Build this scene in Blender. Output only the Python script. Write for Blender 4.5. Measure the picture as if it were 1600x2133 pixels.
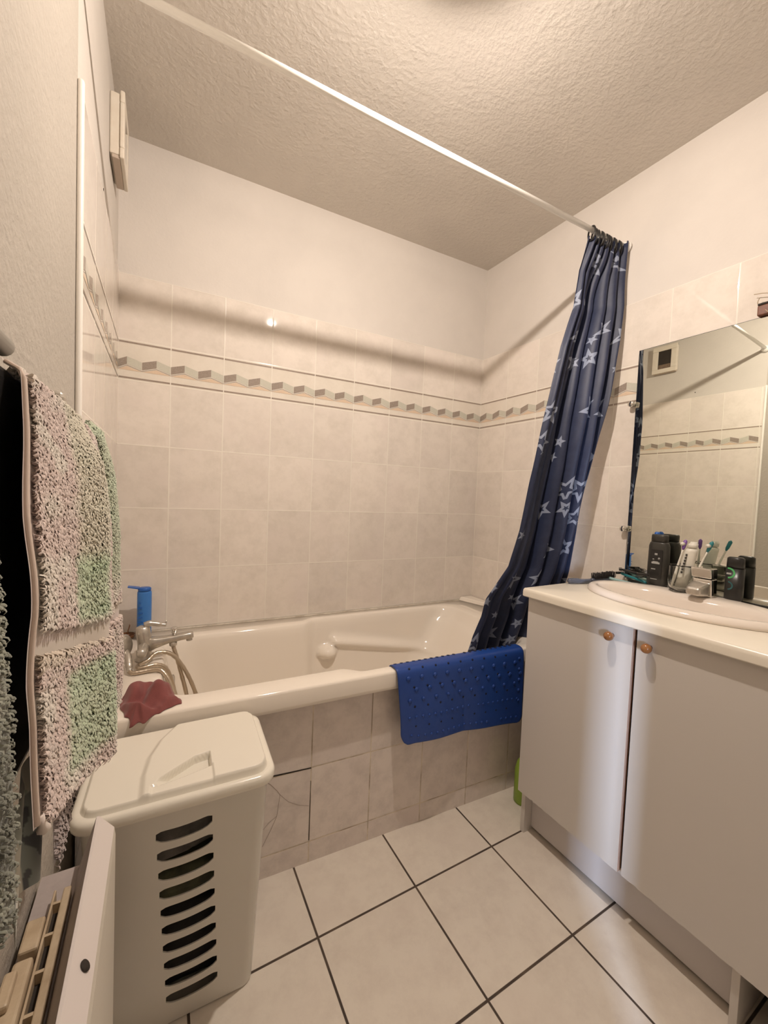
import bpy, bmesh, math, random
import numpy as np
from mathutils import Vector, Matrix, noise as mnoise

for o in list(bpy.data.objects):
    bpy.data.objects.remove(o)
scene = bpy.context.scene
COL = scene.collection
random.seed(7)
rng = np.random.default_rng(11)
PI = math.pi

# ------------------------------------------------------------------ camera
CAM = Vector((-1.5565, -1.8651, 1.2069))
YAW, PITCH, ROLL, FPX = -0.4712, -0.0423, 0.0413, 834.9
fwd = Vector((-math.sin(YAW)*math.cos(PITCH), math.cos(YAW)*math.cos(PITCH), math.sin(PITCH)))
rgt = Vector((math.cos(YAW), math.sin(YAW), 0))
upv = rgt.cross(fwd)
r2 = rgt*math.cos(ROLL) + upv*math.sin(ROLL)
u2 = -rgt*math.sin(ROLL) + upv*math.cos(ROLL)
cd = bpy.data.cameras.new('camera')
cam = bpy.data.objects.new('camera', cd)
COL.objects.link(cam)
cam.matrix_world = Matrix(((r2.x, u2.x, -fwd.x, CAM.x), (r2.y, u2.y, -fwd.y, CAM.y),
                           (r2.z, u2.z, -fwd.z, CAM.z), (0, 0, 0, 1)))
cd.sensor_fit = 'VERTICAL'
cd.sensor_height = 36.0
cd.lens = FPX/2133*36.0
cd.clip_start = 0.01
scene.camera = cam

# ------------------------------------------------------------------ light
LAMP = Vector((-1.0, -1.12, 2.395))
LAMP_STRENGTH = 5900.0
LAMP_COL = (1.0, 0.875, 0.775)
EXPOSURE = 0.0
scene.view_settings.view_transform = 'Standard'
scene.view_settings.look = 'None'
scene.view_settings.gamma = 1.0
scene.view_settings.use_curve_mapping = False
scene.view_settings.exposure = EXPOSURE
wd = bpy.data.worlds.new('world'); scene.world = wd
wd.use_nodes = True
wd.node_tree.nodes['Background'].inputs[0].default_value = (0.5, 0.6, 0.8, 1)
wd.node_tree.nodes['Background'].inputs[1].default_value = 0.15
# daylight beyond the door left ajar behind the camera
al = bpy.data.lights.new('hall_daylight', 'AREA'); al.shape = 'RECTANGLE'
al.size = 0.05; al.size_y = 0.6; al.spread = math.radians(50); al.energy = 9.5; al.color = (0.62, 0.75, 1.0)
alo = bpy.data.objects.new('hall_daylight', al); COL.objects.link(alo)
alo.location = (-2.50, -3.74, 1.05)
_d = Vector((-0.43, -1.15, 0.7)) - Vector(alo.location)
alo.rotation_euler = Vector((_d.x, _d.y, -0.60)).to_track_quat('-Z', 'Y').to_euler()

# ------------------------------------------------------------------ frames
TR, TL = 0.0531, 0.0352
def ID(x, y, z): return Vector((x, y, z))
def W(s, n, z):      # along the right wall from the back corner, out of the wall, up
    return Vector((math.sin(TR)*s - math.cos(TR)*n, -math.cos(TR)*s - math.sin(TR)*n, z))
def L(s, n, z):      # along the left wall
    return Vector((-1.7785 + math.sin(TL)*s + math.cos(TL)*n, -math.cos(TL)*s + math.sin(TL)*n, z))

# ------------------------------------------------------------------ materials
def mat(name, col, rough=0.5, metal=0.0, spec=0.5, bump=None, noise=None, trans=0.0, coat=0.0, emit=None, sheen=0.0, sss=0.0):
    """noise=(scale, amount[, colour2]) mottles the colour; bump=(scale, strength, distance)"""
    m = bpy.data.materials.new(name); m.use_nodes = True
    nt = m.node_tree; b = nt.nodes['Principled BSDF']
    b.inputs['Base Color'].default_value = (*col, 1)
    b.inputs['Roughness'].default_value = rough
    b.inputs['Metallic'].default_value = metal
    b.inputs['Specular IOR Level'].default_value = spec
    b.inputs['Transmission Weight'].default_value = trans
    b.inputs['Coat Weight'].default_value = coat
    b.inputs['Sheen Weight'].default_value = sheen
    if sss:
        b.inputs['Subsurface Weight'].default_value = sss
        b.inputs['Subsurface Radius'].default_value = (0.02, 0.015, 0.01)
    if emit:
        b.inputs['Emission Color'].default_value = (*emit[0], 1)
        b.inputs['Emission Strength'].default_value = emit[1]
    tc = nt.nodes.new('ShaderNodeTexCoord')
    if noise:
        n = nt.nodes.new('ShaderNodeTexNoise'); n.inputs['Scale'].default_value = noise[0]
        n.inputs['Detail'].default_value = 6; n.inputs['Roughness'].default_value = 0.65
        nt.links.new(tc.outputs['Object'], n.inputs['Vector'])
        mx = nt.nodes.new('ShaderNodeMix'); mx.data_type = 'RGBA'
        c2 = noise[2] if len(noise) > 2 else tuple(c*0.7 for c in col)
        mx.inputs[6].default_value = (*col, 1); mx.inputs[7].default_value = (*c2, 1)
        rp = nt.nodes.new('ShaderNodeMapRange'); rp.inputs[1].default_value = 0.35; rp.inputs[2].default_value = 0.7
        rp.inputs[4].default_value = noise[1]
        nt.links.new(n.outputs['Fac'], rp.inputs[0]); nt.links.new(rp.outputs[0], mx.inputs[0])
        nt.links.new(mx.outputs[2], b.inputs['Base Color'])
    if bump:
        n = nt.nodes.new('ShaderNodeTexNoise'); n.inputs['Scale'].default_value = bump[0]
        n.inputs['Detail'].default_value = 4
        nt.links.new(tc.outputs['Object'], n.inputs['Vector'])
        bp = nt.nodes.new('ShaderNodeBump'); bp.inputs['Strength'].default_value = bump[1]
        bp.inputs['Distance'].default_value = bump[2]
        nt.links.new(n.outputs['Fac'], bp.inputs['Height']); nt.links.new(bp.outputs[0], b.inputs['Normal'])
    return m

class NG:
    """tiny helper for math node chains"""
    def __init__(s, nt): s.nt = nt
    def m(s, op, a, b=None, c=None):
        n = s.nt.nodes.new('ShaderNodeMath'); n.operation = op
        for i, v in enumerate((a, b, c)):
            if v is None: continue
            if isinstance(v, (int, float)): n.inputs[i].default_value = v
            else: s.nt.links.new(v, n.inputs[i])
        return n.outputs[0]
    def mix(s, f, a, b):
        n = s.nt.nodes.new('ShaderNodeMix'); n.data_type = 'RGBA'
        for i, v in ((0, f), (6, a), (7, b)):
            if isinstance(v, (int, float)): n.inputs[i].default_value = v
            elif isinstance(v, tuple): n.inputs[i].default_value = (*v, 1)
            else: s.nt.links.new(v, n.inputs[i])
        return n.outputs[2]
    def noise(s, vec, scale, detail=4, rough=0.6):
        n = s.nt.nodes.new('ShaderNodeTexNoise'); n.inputs['Scale'].default_value = scale
        n.inputs['Detail'].default_value = detail; n.inputs['Roughness'].default_value = rough
        if vec is not None: s.nt.links.new(vec, n.inputs['Vector'])
        return n.outputs['Fac']
    def rng(s, v, a, b, c=0.0, d=1.0):
        n = s.nt.nodes.new('ShaderNodeMapRange')
        s.nt.links.new(v, n.inputs[0])
        for i, x in enumerate((a, b, c, d)): n.inputs[i+1].default_value = x
        return n.outputs[0]

def tile_mat(name, w, h, u0, v0, g, c1, c2, c3, grout, rough, grough=0.8, tone=0.06, dirt=None, bump=0.4):
    """metric UV tiles: w x h with grout width g; mottled stone glaze"""
    m = bpy.data.materials.new(name); m.use_nodes = True
    nt = m.node_tree; b = nt.nodes['Principled BSDF']; G = NG(nt)
    uv = nt.nodes.new('ShaderNodeUVMap').outputs[0]
    sp = nt.nodes.new('ShaderNodeSeparateXYZ'); nt.links.new(uv, sp.inputs[0])
    fu = G.m('DIVIDE', G.m('SUBTRACT', sp.outputs[0], u0), w)
    fv = G.m('DIVIDE', G.m('SUBTRACT', sp.outputs[1], v0), h)
    iu, iv = G.m('FLOOR', fu), G.m('FLOOR', fv)
    du = G.m('MULTIPLY', G.m('SUBTRACT', 0.5, G.m('ABSOLUTE', G.m('SUBTRACT', G.m('FRACT', fu), 0.5))), w)
    dv = G.m('MULTIPLY', G.m('SUBTRACT', 0.5, G.m('ABSOLUTE', G.m('SUBTRACT', G.m('FRACT', fv), 0.5))), h)
    d = G.m('MINIMUM', du, dv)
    gm = G.rng(d, g*0.5 - 0.0004, g*0.5 + 0.0008, 1, 0)
    wn = nt.nodes.new('ShaderNodeTexWhiteNoise'); wn.noise_dimensions = '2D'
    cb = nt.nodes.new('ShaderNodeCombineXYZ'); nt.links.new(iu, cb.inputs[0]); nt.links.new(iv, cb.inputs[1])
    nt.links.new(cb.outputs[0], wn.inputs['Vector'])
    # each tile gets its own patch of the mottling
    off = nt.nodes.new('ShaderNodeVectorMath'); off.operation = 'MULTIPLY_ADD'
    nt.links.new(wn.outputs['Color'], off.inputs[0]); off.inputs[1].default_value = (7, 7, 7)
    nt.links.new(uv, off.inputs[2])
    n1 = G.noise(off.outputs[0], 14, 7, 0.7)
    n2 = G.noise(off.outputs[0], 5, 3, 0.5)
    col = G.mix(G.rng(n1, 0.42, 0.68), c1, c2)
    col = G.mix(G.rng(n2, 0.5, 0.75, 0, 0.6), col, c3)
    hs = nt.nodes.new('ShaderNodeHueSaturation')
    nt.links.new(G.rng(wn.outputs['Value'], 0, 1, 1-tone, 1+tone*0.5), hs.inputs['Value'])
    nt.links.new(col, hs.inputs['Color'])
    gcol = grout
    if dirt:
        gcol = G.mix(G.rng(G.noise(uv, 9, 5), 0.45, 0.62), grout, dirt)
    nt.links.new(G.mix(gm, hs.outputs[0], gcol), b.inputs['Base Color'])
    nt.links.new(G.rng(gm, 0, 1, rough, grough), b.inputs['Roughness'])
    hgt = G.m('ADD', G.rng(d, 0, g*0.5+0.0025, 0, 1), G.m('MULTIPLY', G.noise(off.outputs[0], 6, 2), 0.35))
    bp = nt.nodes.new('ShaderNodeBump'); bp.inputs['Strength'].default_value = bump; bp.inputs['Distance'].default_value = 0.0012
    nt.links.new(hgt, bp.inputs['Height']); nt.links.new(bp.outputs[0], b.inputs['Normal'])
    return m

TC1, TC2, TC3 = (0.82, 0.75, 0.675), (0.73, 0.665, 0.59), (0.80, 0.715, 0.655)
M_tile = tile_mat('wall_tile', 0.2, 0.2487, 0, 1.6125-0.2487*8, 0.003, TC1, TC2, TC3, (0.84, 0.79, 0.70), 0.04)
M_tile_up = tile_mat('wall_tile_upper', 0.2, 0.2487, 0, 1.7655, 0.003, TC1, TC2, TC3, (0.84, 0.79, 0.70), 0.04)
M_border = tile_mat('border_tile', 0.2, 0.153, 0, 1.6125, 0.003, (0.80, 0.74, 0.65), (0.74, 0.68, 0.59), (0.80, 0.72, 0.63), (0.84, 0.79, 0.70), 0.04, tone=0.02)
M_panel = tile_mat('tub_panel_tile', 0.21, 0.248, -1.1639, 0.07, 0.0035, (0.76, 0.68, 0.615), (0.63, 0.56, 0.51), (0.72, 0.625, 0.585),
                   (0.68, 0.59, 0.46), 0.2, tone=0.03, dirt=(0.36, 0.29, 0.22))
M_floor = tile_mat('floor_tile', 0.3173, 0.3155, 0, 0, 0.0058, (0.76, 0.69, 0.595), (0.68, 0.605, 0.52), (0.74, 0.655, 0.57),
                   (0.055, 0.038, 0.027), 0.3, tone=0.03, dirt=(0.11, 0.075, 0.05), bump=0.3)
M_stripe = mat('border_stripe', (0.30, 0.235, 0.19), 0.2, noise=(400, 0.5, (0.45, 0.38, 0.32)))
M_zigdark = mat('zigzag_brown', (0.29, 0.235, 0.19), 0.2, noise=(220, 0.8, (0.42, 0.36, 0.31)))
M_ziglight = mat('zigzag_grey_green', (0.56, 0.55, 0.46), 0.2, noise=(220, 0.7, (0.66, 0.62, 0.54)))
M_zigpeach = mat('zigzag_peach', (0.72, 0.55, 0.40), 0.2, noise=(220, 0.6, (0.78, 0.64, 0.5)))

def plaster(name, col, scale, strength, dist):
    m = bpy.data.materials.new(name); m.use_nodes = True
    nt = m.node_tree; b = nt.nodes['Principled BSDF']; G = NG(nt)
    b.inputs['Roughness'].default_value = 0.75; b.inputs['Specular IOR Level'].default_value = 0.25
    tc = nt.nodes.new('ShaderNodeTexCoord').outputs['Object']
    v = nt.nodes.new('ShaderNodeTexVoronoi'); v.inputs['Scale'].default_value = scale
    v.feature = 'SMOOTH_F1'; nt.links.new(tc, v.inputs['Vector'])
    n = G.noise(tc, scale*0.8, 5, 0.6)
    h = G.m('ADD', G.m('MULTIPLY', v.outputs['Distance'], -0.7), G.m('MULTIPLY', G.rng(n, 0.4, 0.75), 1.1))
    bp = nt.nodes.new('ShaderNodeBump'); bp.inputs['Strength'].default_value = strength; bp.inputs['Distance'].default_value = dist
    nt.links.new(h, bp.inputs['Height']); nt.links.new(bp.outputs[0], b.inputs['Normal'])
    c2 = tuple(c*0.93 for c in col)
    nt.links.new(G.mix(G.rng(G.noise(tc, 3, 4), 0.4, 0.7), col, c2), b.inputs['Base Color'])
    return m
M_ceil = plaster('ceiling_stipple', (0.68, 0.63, 0.565), 75, 0.4, 0.003)
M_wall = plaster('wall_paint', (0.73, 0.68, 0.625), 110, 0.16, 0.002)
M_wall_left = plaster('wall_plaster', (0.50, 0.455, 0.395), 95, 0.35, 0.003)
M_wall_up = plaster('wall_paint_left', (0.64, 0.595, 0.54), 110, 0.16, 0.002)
M_trim = mat('tile_trim', (0.90, 0.86, 0.79), 0.3)
M_caulk = mat('caulk', (0.74, 0.68, 0.58), 0.6, noise=(14, 0.75, (0.30, 0.23, 0.16)))

M_tub = mat('bathtub_enamel', (0.87, 0.80, 0.705), 0.09, spec=0.5, bump=(3, 0.03, 0.004))
M_rod = mat('rod_white', (0.95, 0.93, 0.88), 0.25)
M_white_lam = mat('white_laminate', (0.63, 0.59, 0.545), 0.36, bump=(160, 0.06, 0.0004))
M_kick = mat('kick_laminate', (0.62, 0.58, 0.56), 0.4)
M_edge = mat('door_edge_wood', (0.58, 0.37, 0.26), 0.6, noise=(80, 0.7, (0.66, 0.48, 0.37)))
M_worktop = mat('cream_worktop', (0.84, 0.78, 0.67), 0.26, bump=(300, 0.03, 0.0003))
M_ceramic = mat('sink_ceramic', (0.82, 0.74, 0.66), 0.1)
M_knob = mat('varnished_wood', (0.31, 0.125, 0.036), 0.22, noise=(90, 0.7, (0.22, 0.08, 0.024)), coat=0.4)
M_chrome = mat('chrome', (0.75, 0.73, 0.70), 0.08, metal=1.0)
M_oldchrome = mat('limescale_chrome', (0.52, 0.49, 0.44), 0.33, metal=0.85, noise=(70, 0.9, (0.66, 0.62, 0.56)))
M_hose = mat('steel_hose', (0.55, 0.47, 0.37), 0.3, metal=0.9)
M_mirror = mat('mirror_glass', (0.80, 0.82, 0.76), 0.0, metal=1.0)
M_mirror_edge = mat('mirror_edge', (0.02, 0.02, 0.018), 0.3)
M_black = mat('black_plastic', (0.018, 0.017, 0.016), 0.3)
M_blackrad = mat('black_enamel', (0.012, 0.011, 0.011), 0.35)
M_railgrey = mat('grey_tube', (0.30, 0.29, 0.26), 0.3, metal=0.4)
M_hamper = mat('hamper_plastic', (0.68, 0.65, 0.58), 0.24, sss=0.12)
M_lid = mat('hamper_lid_plastic', (0.80, 0.755, 0.655), 0.2)
M_blue = mat('blue_rubber', (0.012, 0.055, 0.27), 0.38, bump=(500, 0.1, 0.0004))
M_bluehole = mat('blue_rubber_hole', (0.004, 0.008, 0.03), 0.7)
M_bluebottle = mat('blue_bottle', (0.05, 0.21, 0.60), 0.32)
M_bluecap = mat('blue_cap', (0.02, 0.12, 0.45), 0.3)
M_red = mat('red_cloth', (0.25, 0.075, 0.07), 0.95, bump=(700, 0.5, 0.001), noise=(30, 0.6, (0.19, 0.055, 0.052)), sheen=0.2)
M_heater = mat('heater_enamel', (0.72, 0.655, 0.62), 0.35)
M_heater_lip = mat('heater_end_enamel', (0.74, 0.69, 0.60), 0.45, bump=(120, 0.3, 0.002))
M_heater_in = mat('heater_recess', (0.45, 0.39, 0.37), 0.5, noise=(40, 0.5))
M_yellow = mat('yellowed_plastic', (0.60, 0.48, 0.33), 0.5, noise=(25, 0.8, (0.40, 0.29, 0.18)))
M_darkslot = mat('dark_slot', (0.03, 0.022, 0.016), 0.8)
M_vent = mat('vent_plastic', (0.74, 0.68, 0.58), 0.45, noise=(30, 0.5, (0.66, 0.57, 0.46)))
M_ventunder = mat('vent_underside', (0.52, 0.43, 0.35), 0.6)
M_soot = mat('soot_stain', (0.22, 0.15, 0.10), 0.8, noise=(60, 0.9, (0.10, 0.07, 0.05)))
M_soap = mat('amber_dish', (0.28, 0.12, 0.05), 0.2, trans=0.4)
M_copper = mat('wire_cover', (0.20, 0.065, 0.03), 0.5, noise=(120, 0.8, (0.10, 0.04, 0.02)))
M_wire = mat('wire', (0.48, 0.38, 0.26), 0.5)
M_glass = mat('clear_glass', (0.97, 0.98, 0.96), 0.02, trans=1.0)
M_dkgrey = mat('charcoal_plastic', (0.045, 0.042, 0.036), 0.33)
M_white = mat('white_plastic', (0.80, 0.77, 0.68), 0.3)
M_teal = mat('teal_plastic', (0.03, 0.22, 0.25), 0.35)
M_palebl = mat('pale_teal_plastic', (0.30, 0.46, 0.46), 0.4)
M_purple = mat('purple_plastic', (0.22, 0.10, 0.38), 0.35)
M_green = mat('green_print', (0.10, 0.45, 0.16), 0.4)
M_dteal = mat('dark_teal_print', (0.03, 0.12, 0.13), 0.4)
M_print = mat('pale_print', (0.42, 0.42, 0.40), 0.5)
M_bristle = mat('bristle', (0.030, 0.022, 0.020), 0.8, bump=(900, 1.0, 0.003))
M_brush = mat('brush_handle', (0.10, 0.11, 0.145), 0.22)
M_limegreen = mat('lime_plastic', (0.28, 0.42, 0.05), 0.4)
M_socket = mat('lamp_socket', (0.75, 0.72, 0.66), 0.5)
M_bulb = mat('bulb_glow', (1, 1, 1), 0.5, emit=(LAMP_COL, LAMP_STRENGTH))

def curtain_mat():
    m = bpy.data.materials.new('starry_curtain'); m.use_nodes = True
    nt = m.node_tree; b = nt.nodes['Principled BSDF']; G = NG(nt)
    uv = nt.nodes.new('ShaderNodeUVMap').outputs[0]
    def stars(scale, offs, R, wid, thresh):
        mp = nt.nodes.new('ShaderNodeVectorMath'); mp.operation = 'MULTIPLY_ADD'
        nt.links.new(uv, mp.inputs[0]); mp.inputs[1].default_value = (scale,)*3; mp.inputs[2].default_value = (*offs, 0)
        v = nt.nodes.new('ShaderNodeTexVoronoi'); v.voronoi_dimensions = '2D'; v.inputs['Scale'].default_value = 1.0
        v.inputs['Randomness'].default_value = 0.55
        nt.links.new(mp.outputs[0], v.inputs['Vector'])
        dl = nt.nodes.new('ShaderNodeVectorMath'); dl.operation = 'SUBTRACT'
        nt.links.new(mp.outputs[0], dl.inputs[0]); nt.links.new(v.outputs['Position'], dl.inputs[1])
        s = nt.nodes.new('ShaderNodeSeparateXYZ'); nt.links.new(dl.outputs[0], s.inputs[0])
        cs = nt.nodes.new('ShaderNodeSeparateColor'); nt.links.new(v.outputs['Color'], cs.inputs[0])
        ang = G.m('ARCTAN2', s.outputs[1], s.outputs[0])
        ang = G.m('ADD', ang, G.m('MULTIPLY', cs.outputs[0], 6.283))
        ang = G.m('ADD', ang, 12.566)
        q = 2*PI/5
        a = G.m('ABSOLUTE', G.m('SUBTRACT', G.m('MODULO', ang, q), q/2))
        r = G.m('SQRT', G.m('ADD', G.m('MULTIPLY', s.outputs[0], s.outputs[0]), G.m('MULTIPLY', s.outputs[1], s.outputs[1])))
        Rr = G.rng(cs.outputs[1], 0, 1, R*0.65, R)
        Ri = 0.42
        vx, vy = Ri*math.cos(PI/5), Ri*math.sin(PI/5)
        ex, ey = vx-1, vy; ln = math.hypot(ex, ey); nx, ny = ey/ln, -ex/ln
        px = G.m('MULTIPLY', r, G.m('COSINE', a)); py = G.m('MULTIPLY', r, G.m('SINE', a))
        d = G.m('ADD', G.m('MULTIPLY', G.m('SUBTRACT', px, Rr), nx), G.m('MULTIPLY', py, ny))
        d = G.m('ABSOLUTE', G.m('ADD', d, wid))
        k = G.m('LESS_THAN', d, wid)
        return G.m('MULTIPLY', k, G.m('GREATER_THAN', cs.outputs[2], thresh))
    big = stars(7.0, (3.3, 1.7), 0.44, 0.034, 0.35)
    small = stars(13.0, (8.1, 5.2), 0.34, 0.05, 0.85)
    k = G.m('MAXIMUM', big, small)
    nav = G.mix(G.rng(G.noise(uv, 40, 3), 0.3, 0.7), (0.014, 0.021, 0.056), (0.020, 0.029, 0.070))
    nt.links.new(G.mix(G.m('MULTIPLY', k, 0.9), nav, (0.28, 0.32, 0.42)), b.inputs['Base Color'])
    b.inputs['Roughness'].default_value = 0.52
    b.inputs['Sheen Weight'].default_value = 0.08
    b.inputs['Sheen Tint'].default_value = (0.35, 0.45, 0.8, 1)
    wv = nt.nodes.new('ShaderNodeBump'); wv.inputs['Strength'].default_value = 0.2; wv.inputs['Distance'].default_value = 0.004
    nt.links.new(G.noise(uv, 12, 4), wv.inputs['Height']); nt.links.new(wv.outputs[0], b.inputs['Normal'])
    return m
M_curtain = curtain_mat()

def terry_mat(name):
    m = bpy.data.materials.new(name); m.use_nodes = True
    nt = m.node_tree; b = nt.nodes['Principled BSDF']
    a = nt.nodes.new('ShaderNodeVertexColor'); a.layer_name = 'tint'
    nt.links.new(a.outputs[0], b.inputs['Base Color'])
    b.inputs['Roughness'].default_value = 0.95; b.inputs['Sheen Weight'].default_value = 0.3
    return m
M_terry = terry_mat('towel_terry')

# ------------------------------------------------------------------ builders
class MB:
    def __init__(s): s.bm = bmesh.new(); s.mats = []; s.uvl = None
    def mi(s, m):
        if m is None: return 0
        if m not in s.mats: s.mats.append(m)
        return s.mats.index(m)
    def quadbox(s, pts, m=None, bevel=0.0, seg=2):
        vs = [s.bm.verts.new(p) for p in pts]
        i = s.mi(m); fs = []
        for f in ((0, 3, 2, 1), (4, 5, 6, 7), (0, 1, 5, 4), (1, 2, 6, 5), (2, 3, 7, 6), (3, 0, 4, 7)):
            fc = s.bm.faces.new([vs[k] for k in f]); fc.material_index = i; fs.append(fc)
        bmesh.ops.recalc_face_normals(s.bm, faces=fs)
        if bevel:
            es = list({e for f in fs for e in f.edges})
            bmesh.ops.bevel(s.bm, geom=es, offset=bevel, segments=seg, profile=0.5, affect='EDGES', clamp_overlap=True)
        return s
    def box(s, a, b, T=ID, m=None, bevel=0.0, seg=2):
        (x0, y0, z0), (x1, y1, z1) = a, b
        return s.quadbox([T(x0, y0, z0), T(x1, y0, z0), T(x1, y1, z0), T(x0, y1, z0),
                          T(x0, y0, z1), T(x1, y0, z1), T(x1, y1, z1), T(x0, y1, z1)], m, bevel, seg)
    def rings(s, rings, m=None, closed=True, cap0=True, cap1=True):
        i = s.mi(m); R = [[s.bm.verts.new(p) for p in r] for r in rings]; n = len(R[0]); fs = []
        for a, b in zip(R, R[1:]):
            for k in range(n if closed else n-1):
                fs.append(s.bm.faces.new((a[k], a[(k+1) % n], b[(k+1) % n], b[k])))
        if cap0: fs.append(s.bm.faces.new(list(reversed(R[0]))))
        if cap1: fs.append(s.bm.faces.new(R[-1]))
        for f in fs: f.material_index = i; f.smooth = True
        bmesh.ops.recalc_face_normals(s.bm, faces=fs)
        return s
    def lathe(s, prof, o, ax=Vector((0, 0, 1)), m=None, n=24, sx=1.0, ref=None):
        ax = Vector(ax).normalized(); ref = Vector(ref) if ref else (Vector((1, 0, 0)) if abs(ax.x) < 0.9 else Vector((0, 1, 0)))
        e1 = (ref - ax*ref.dot(ax)).normalized(); e2 = ax.cross(e1); o = Vector(o)
        return s.rings([[o + ax*h + (e1*math.cos(2*PI*k/n)*sx + e2*math.sin(2*PI*k/n))*max(r, 1e-4) for k in range(n)] for r, h in prof], m)
    def tube(s, pts, r, m=None, n=10, cap=True):
        pts = [Vector(p) for p in pts]; rr = r if isinstance(r, (list, tuple)) else [r]*len(pts)
        rings = []; e1 = None
        for i, p in enumerate(pts):
            t = (pts[min(i+1, len(pts)-1)] - pts[max(i-1, 0)]).normalized()
            if e1 is None:
                a = Vector((0, 0, 1)) if abs(t.z) < 0.9 else Vector((1, 0, 0))
                e1 = t.cross(a).normalized()
            else:
                e1 = (e1 - t*e1.dot(t)).normalized()
            e2 = t.cross(e1)
            rings.append([p + (e1*math.cos(2*PI*k/n) + e2*math.sin(2*PI*k/n))*rr[i] for k in range(n)])
        return s.rings(rings, m, cap0=cap, cap1=cap)
    def poly(s, pts, m=None):
        f = s.bm.faces.new([s.bm.verts.new(p) for p in pts]); f.material_index = s.mi(m); return f
    def grid(s, P, m=None, uv=None, smooth=True):
        i = s.mi(m); V = [[s.bm.verts.new(p) for p in r] for r in P]
        ul = s.bm.loops.layers.uv.verify() if uv is not None else None
        for a in range(len(V)-1):
            for b in range(len(V[0])-1):
                ks = ((a, b), (a, b+1), (a+1, b+1), (a+1, b))
                f = s.bm.faces.new([V[x][y] for x, y in ks]); f.material_index = i; f.smooth = smooth
                if ul is not None:
                    for lp, (x, y) in zip(f.loops, ks): lp[ul].uv = uv[x][y]
        return s
    def uvquad(s, T, u0, u1, v0, v1, n, m, us=1.0, du=0.0):
        """wall rectangle at offset n in frame T; uv is metric"""
        ul = s.bm.loops.layers.uv.verify()
        q = [(u0, v0), (u1, v0), (u1, v1), (u0, v1)]
        f = s.bm.faces.new([s.bm.verts.new(T(u, n, v)) for u, v in q]); f.material_index = s.mi(m)
        for lp, (u, v) in zip(f.loops, q): lp[ul].uv = (u*us+du, v)
        return f

def subsurf(o, lv=1):
    md = o.modifiers.new('subdivision', 'SUBSURF'); md.levels = lv; md.render_levels = lv; return o
def solid(o, t, off=-1):
    md = o.modifiers.new('thickness', 'SOLIDIFY'); md.thickness = t; md.offset = off; return o

def worldloc(o):
    p = Vector(o.location)
    while o.parent: o = o.parent; p += Vector(o.location)
    return p
def build(name, mb, m=None, parent=None, smooth=None, base=None):
    bm = mb.bm; me = bpy.data.meshes.new(name)
    if base is None and not parent:
        xs = [v.co for v in bm.verts]
        base = Vector(((min(v.x for v in xs)+max(v.x for v in xs))/2, (min(v.y for v in xs)+max(v.y for v in xs))/2, min(v.z for v in xs)))
    org = worldloc(parent) if parent else Vector(base)
    for v in bm.verts: v.co -= org
    if smooth is not None:
        for f in bm.faces: f.smooth = True
    bm.to_mesh(me); bm.free()
    for x in (mb.mats or [m]): me.materials.append(x)
    if not mb.mats and m is None: pass
    o = bpy.data.objects.new(name, me); COL.objects.link(o)
    if parent: o.parent = parent
    else: o.location = org
    if smooth:
        md = o.modifiers.new('edge_split', 'EDGE_SPLIT'); md.split_angle = math.radians(smooth)
    return o
def tag(o, label, cat, group=None):
    o['label'] = label; o['category'] = cat
    if group: o['group'] = group
    return o
def thing(name, loc, label, cat, group=None):
    o = bpy.data.objects.new(name, None); COL.objects.link(o); o.location = loc; o.empty_display_size = 0.05
    return tag(o, label, cat, group)
def struct(o): o['kind'] = 'structure'; return o
def catmull(pts, n=8):
    P = [Vector(p) for p in pts]; P = [P[0]*2-P[1]] + P + [P[-1]*2-P[-2]]; out = []
    for i in range(1, len(P)-2):
        a, b, c, d = P[i-1:i+3]
        for k in range(n):
            t = k/n
            out.append(0.5*((2*b) + (c-a)*t + (2*a-5*b+4*c-d)*t*t + (3*b-a-3*c+d)*t*t*t))
    out.append(P[-2]); return out
def smst(a, b, x):
    t = min(max((x-a)/(b-a), 0), 1); return t*t*(3-2*t)
def interp(x, xs, ys): return float(np.interp(x, xs, ys))
def rrect(x0, x1, y0, y1, r, nc=6, z=0.0, T=ID, ns=1):
    """rounded rectangle ring, counter-clockwise"""
    pts = []
    cs = ((x1-r, y0+r, -PI/2), (x1-r, y1-r, 0), (x0+r, y1-r, PI/2), (x0+r, y0+r, PI))
    for ci, (cx, cy, a0) in enumerate(cs):
        arc = [(cx+r*math.cos(a0+PI/2*k/nc), cy+r*math.sin(a0+PI/2*k/nc)) for k in range(nc+1)]
        pts += arc
        nx = cs[(ci+1) % 4]; nx0 = (nx[0]+r*math.cos(nx[2]), nx[1]+r*math.sin(nx[2]))
        for k in range(1, ns):
            t = k/ns; pts.append((arc[-1][0]*(1-t)+nx0[0]*t, arc[-1][1]*(1-t)+nx0[1]*t))
    return [T(x, y, z) for x, y in pts]

# ------------------------------------------------------------------ room shell
ZC = 2.5267; YF = -2.55
xr = lambda y: -math.tan(TR)*y         # right wall x at y (y negative -> positive x)
xl = lambda y: -1.7785 - math.tan(TL)*y
FR = 0.0374; FX0, FY0 = -0.8856, -0.8688
mb = MB(); ul = mb.bm.loops.layers.uv.verify()
fp = [(-2.1, -2.75), (0.35, -2.75), (0.35, 0.15), (-2.1, 0.15)]
c, s_ = math.cos(FR), math.sin(FR)
for z, mt in ((0, M_floor),):
    f = mb.bm.faces.new([mb.bm.verts.new((x, y, z)) for x, y in fp]); f.material_index = mb.mi(mt)
    for lp, (x, y) in zip(f.loops, fp):
        dx, dy = x-FX0, y-FY0; lp[ul].uv = (dx*c+dy*s_, -dx*s_+dy*c)
mb.poly([(x, y, -0.06) for x, y in reversed(fp)], M_floor)
struct(build('floor', mb, base=(0, 0, 0)))
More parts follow.
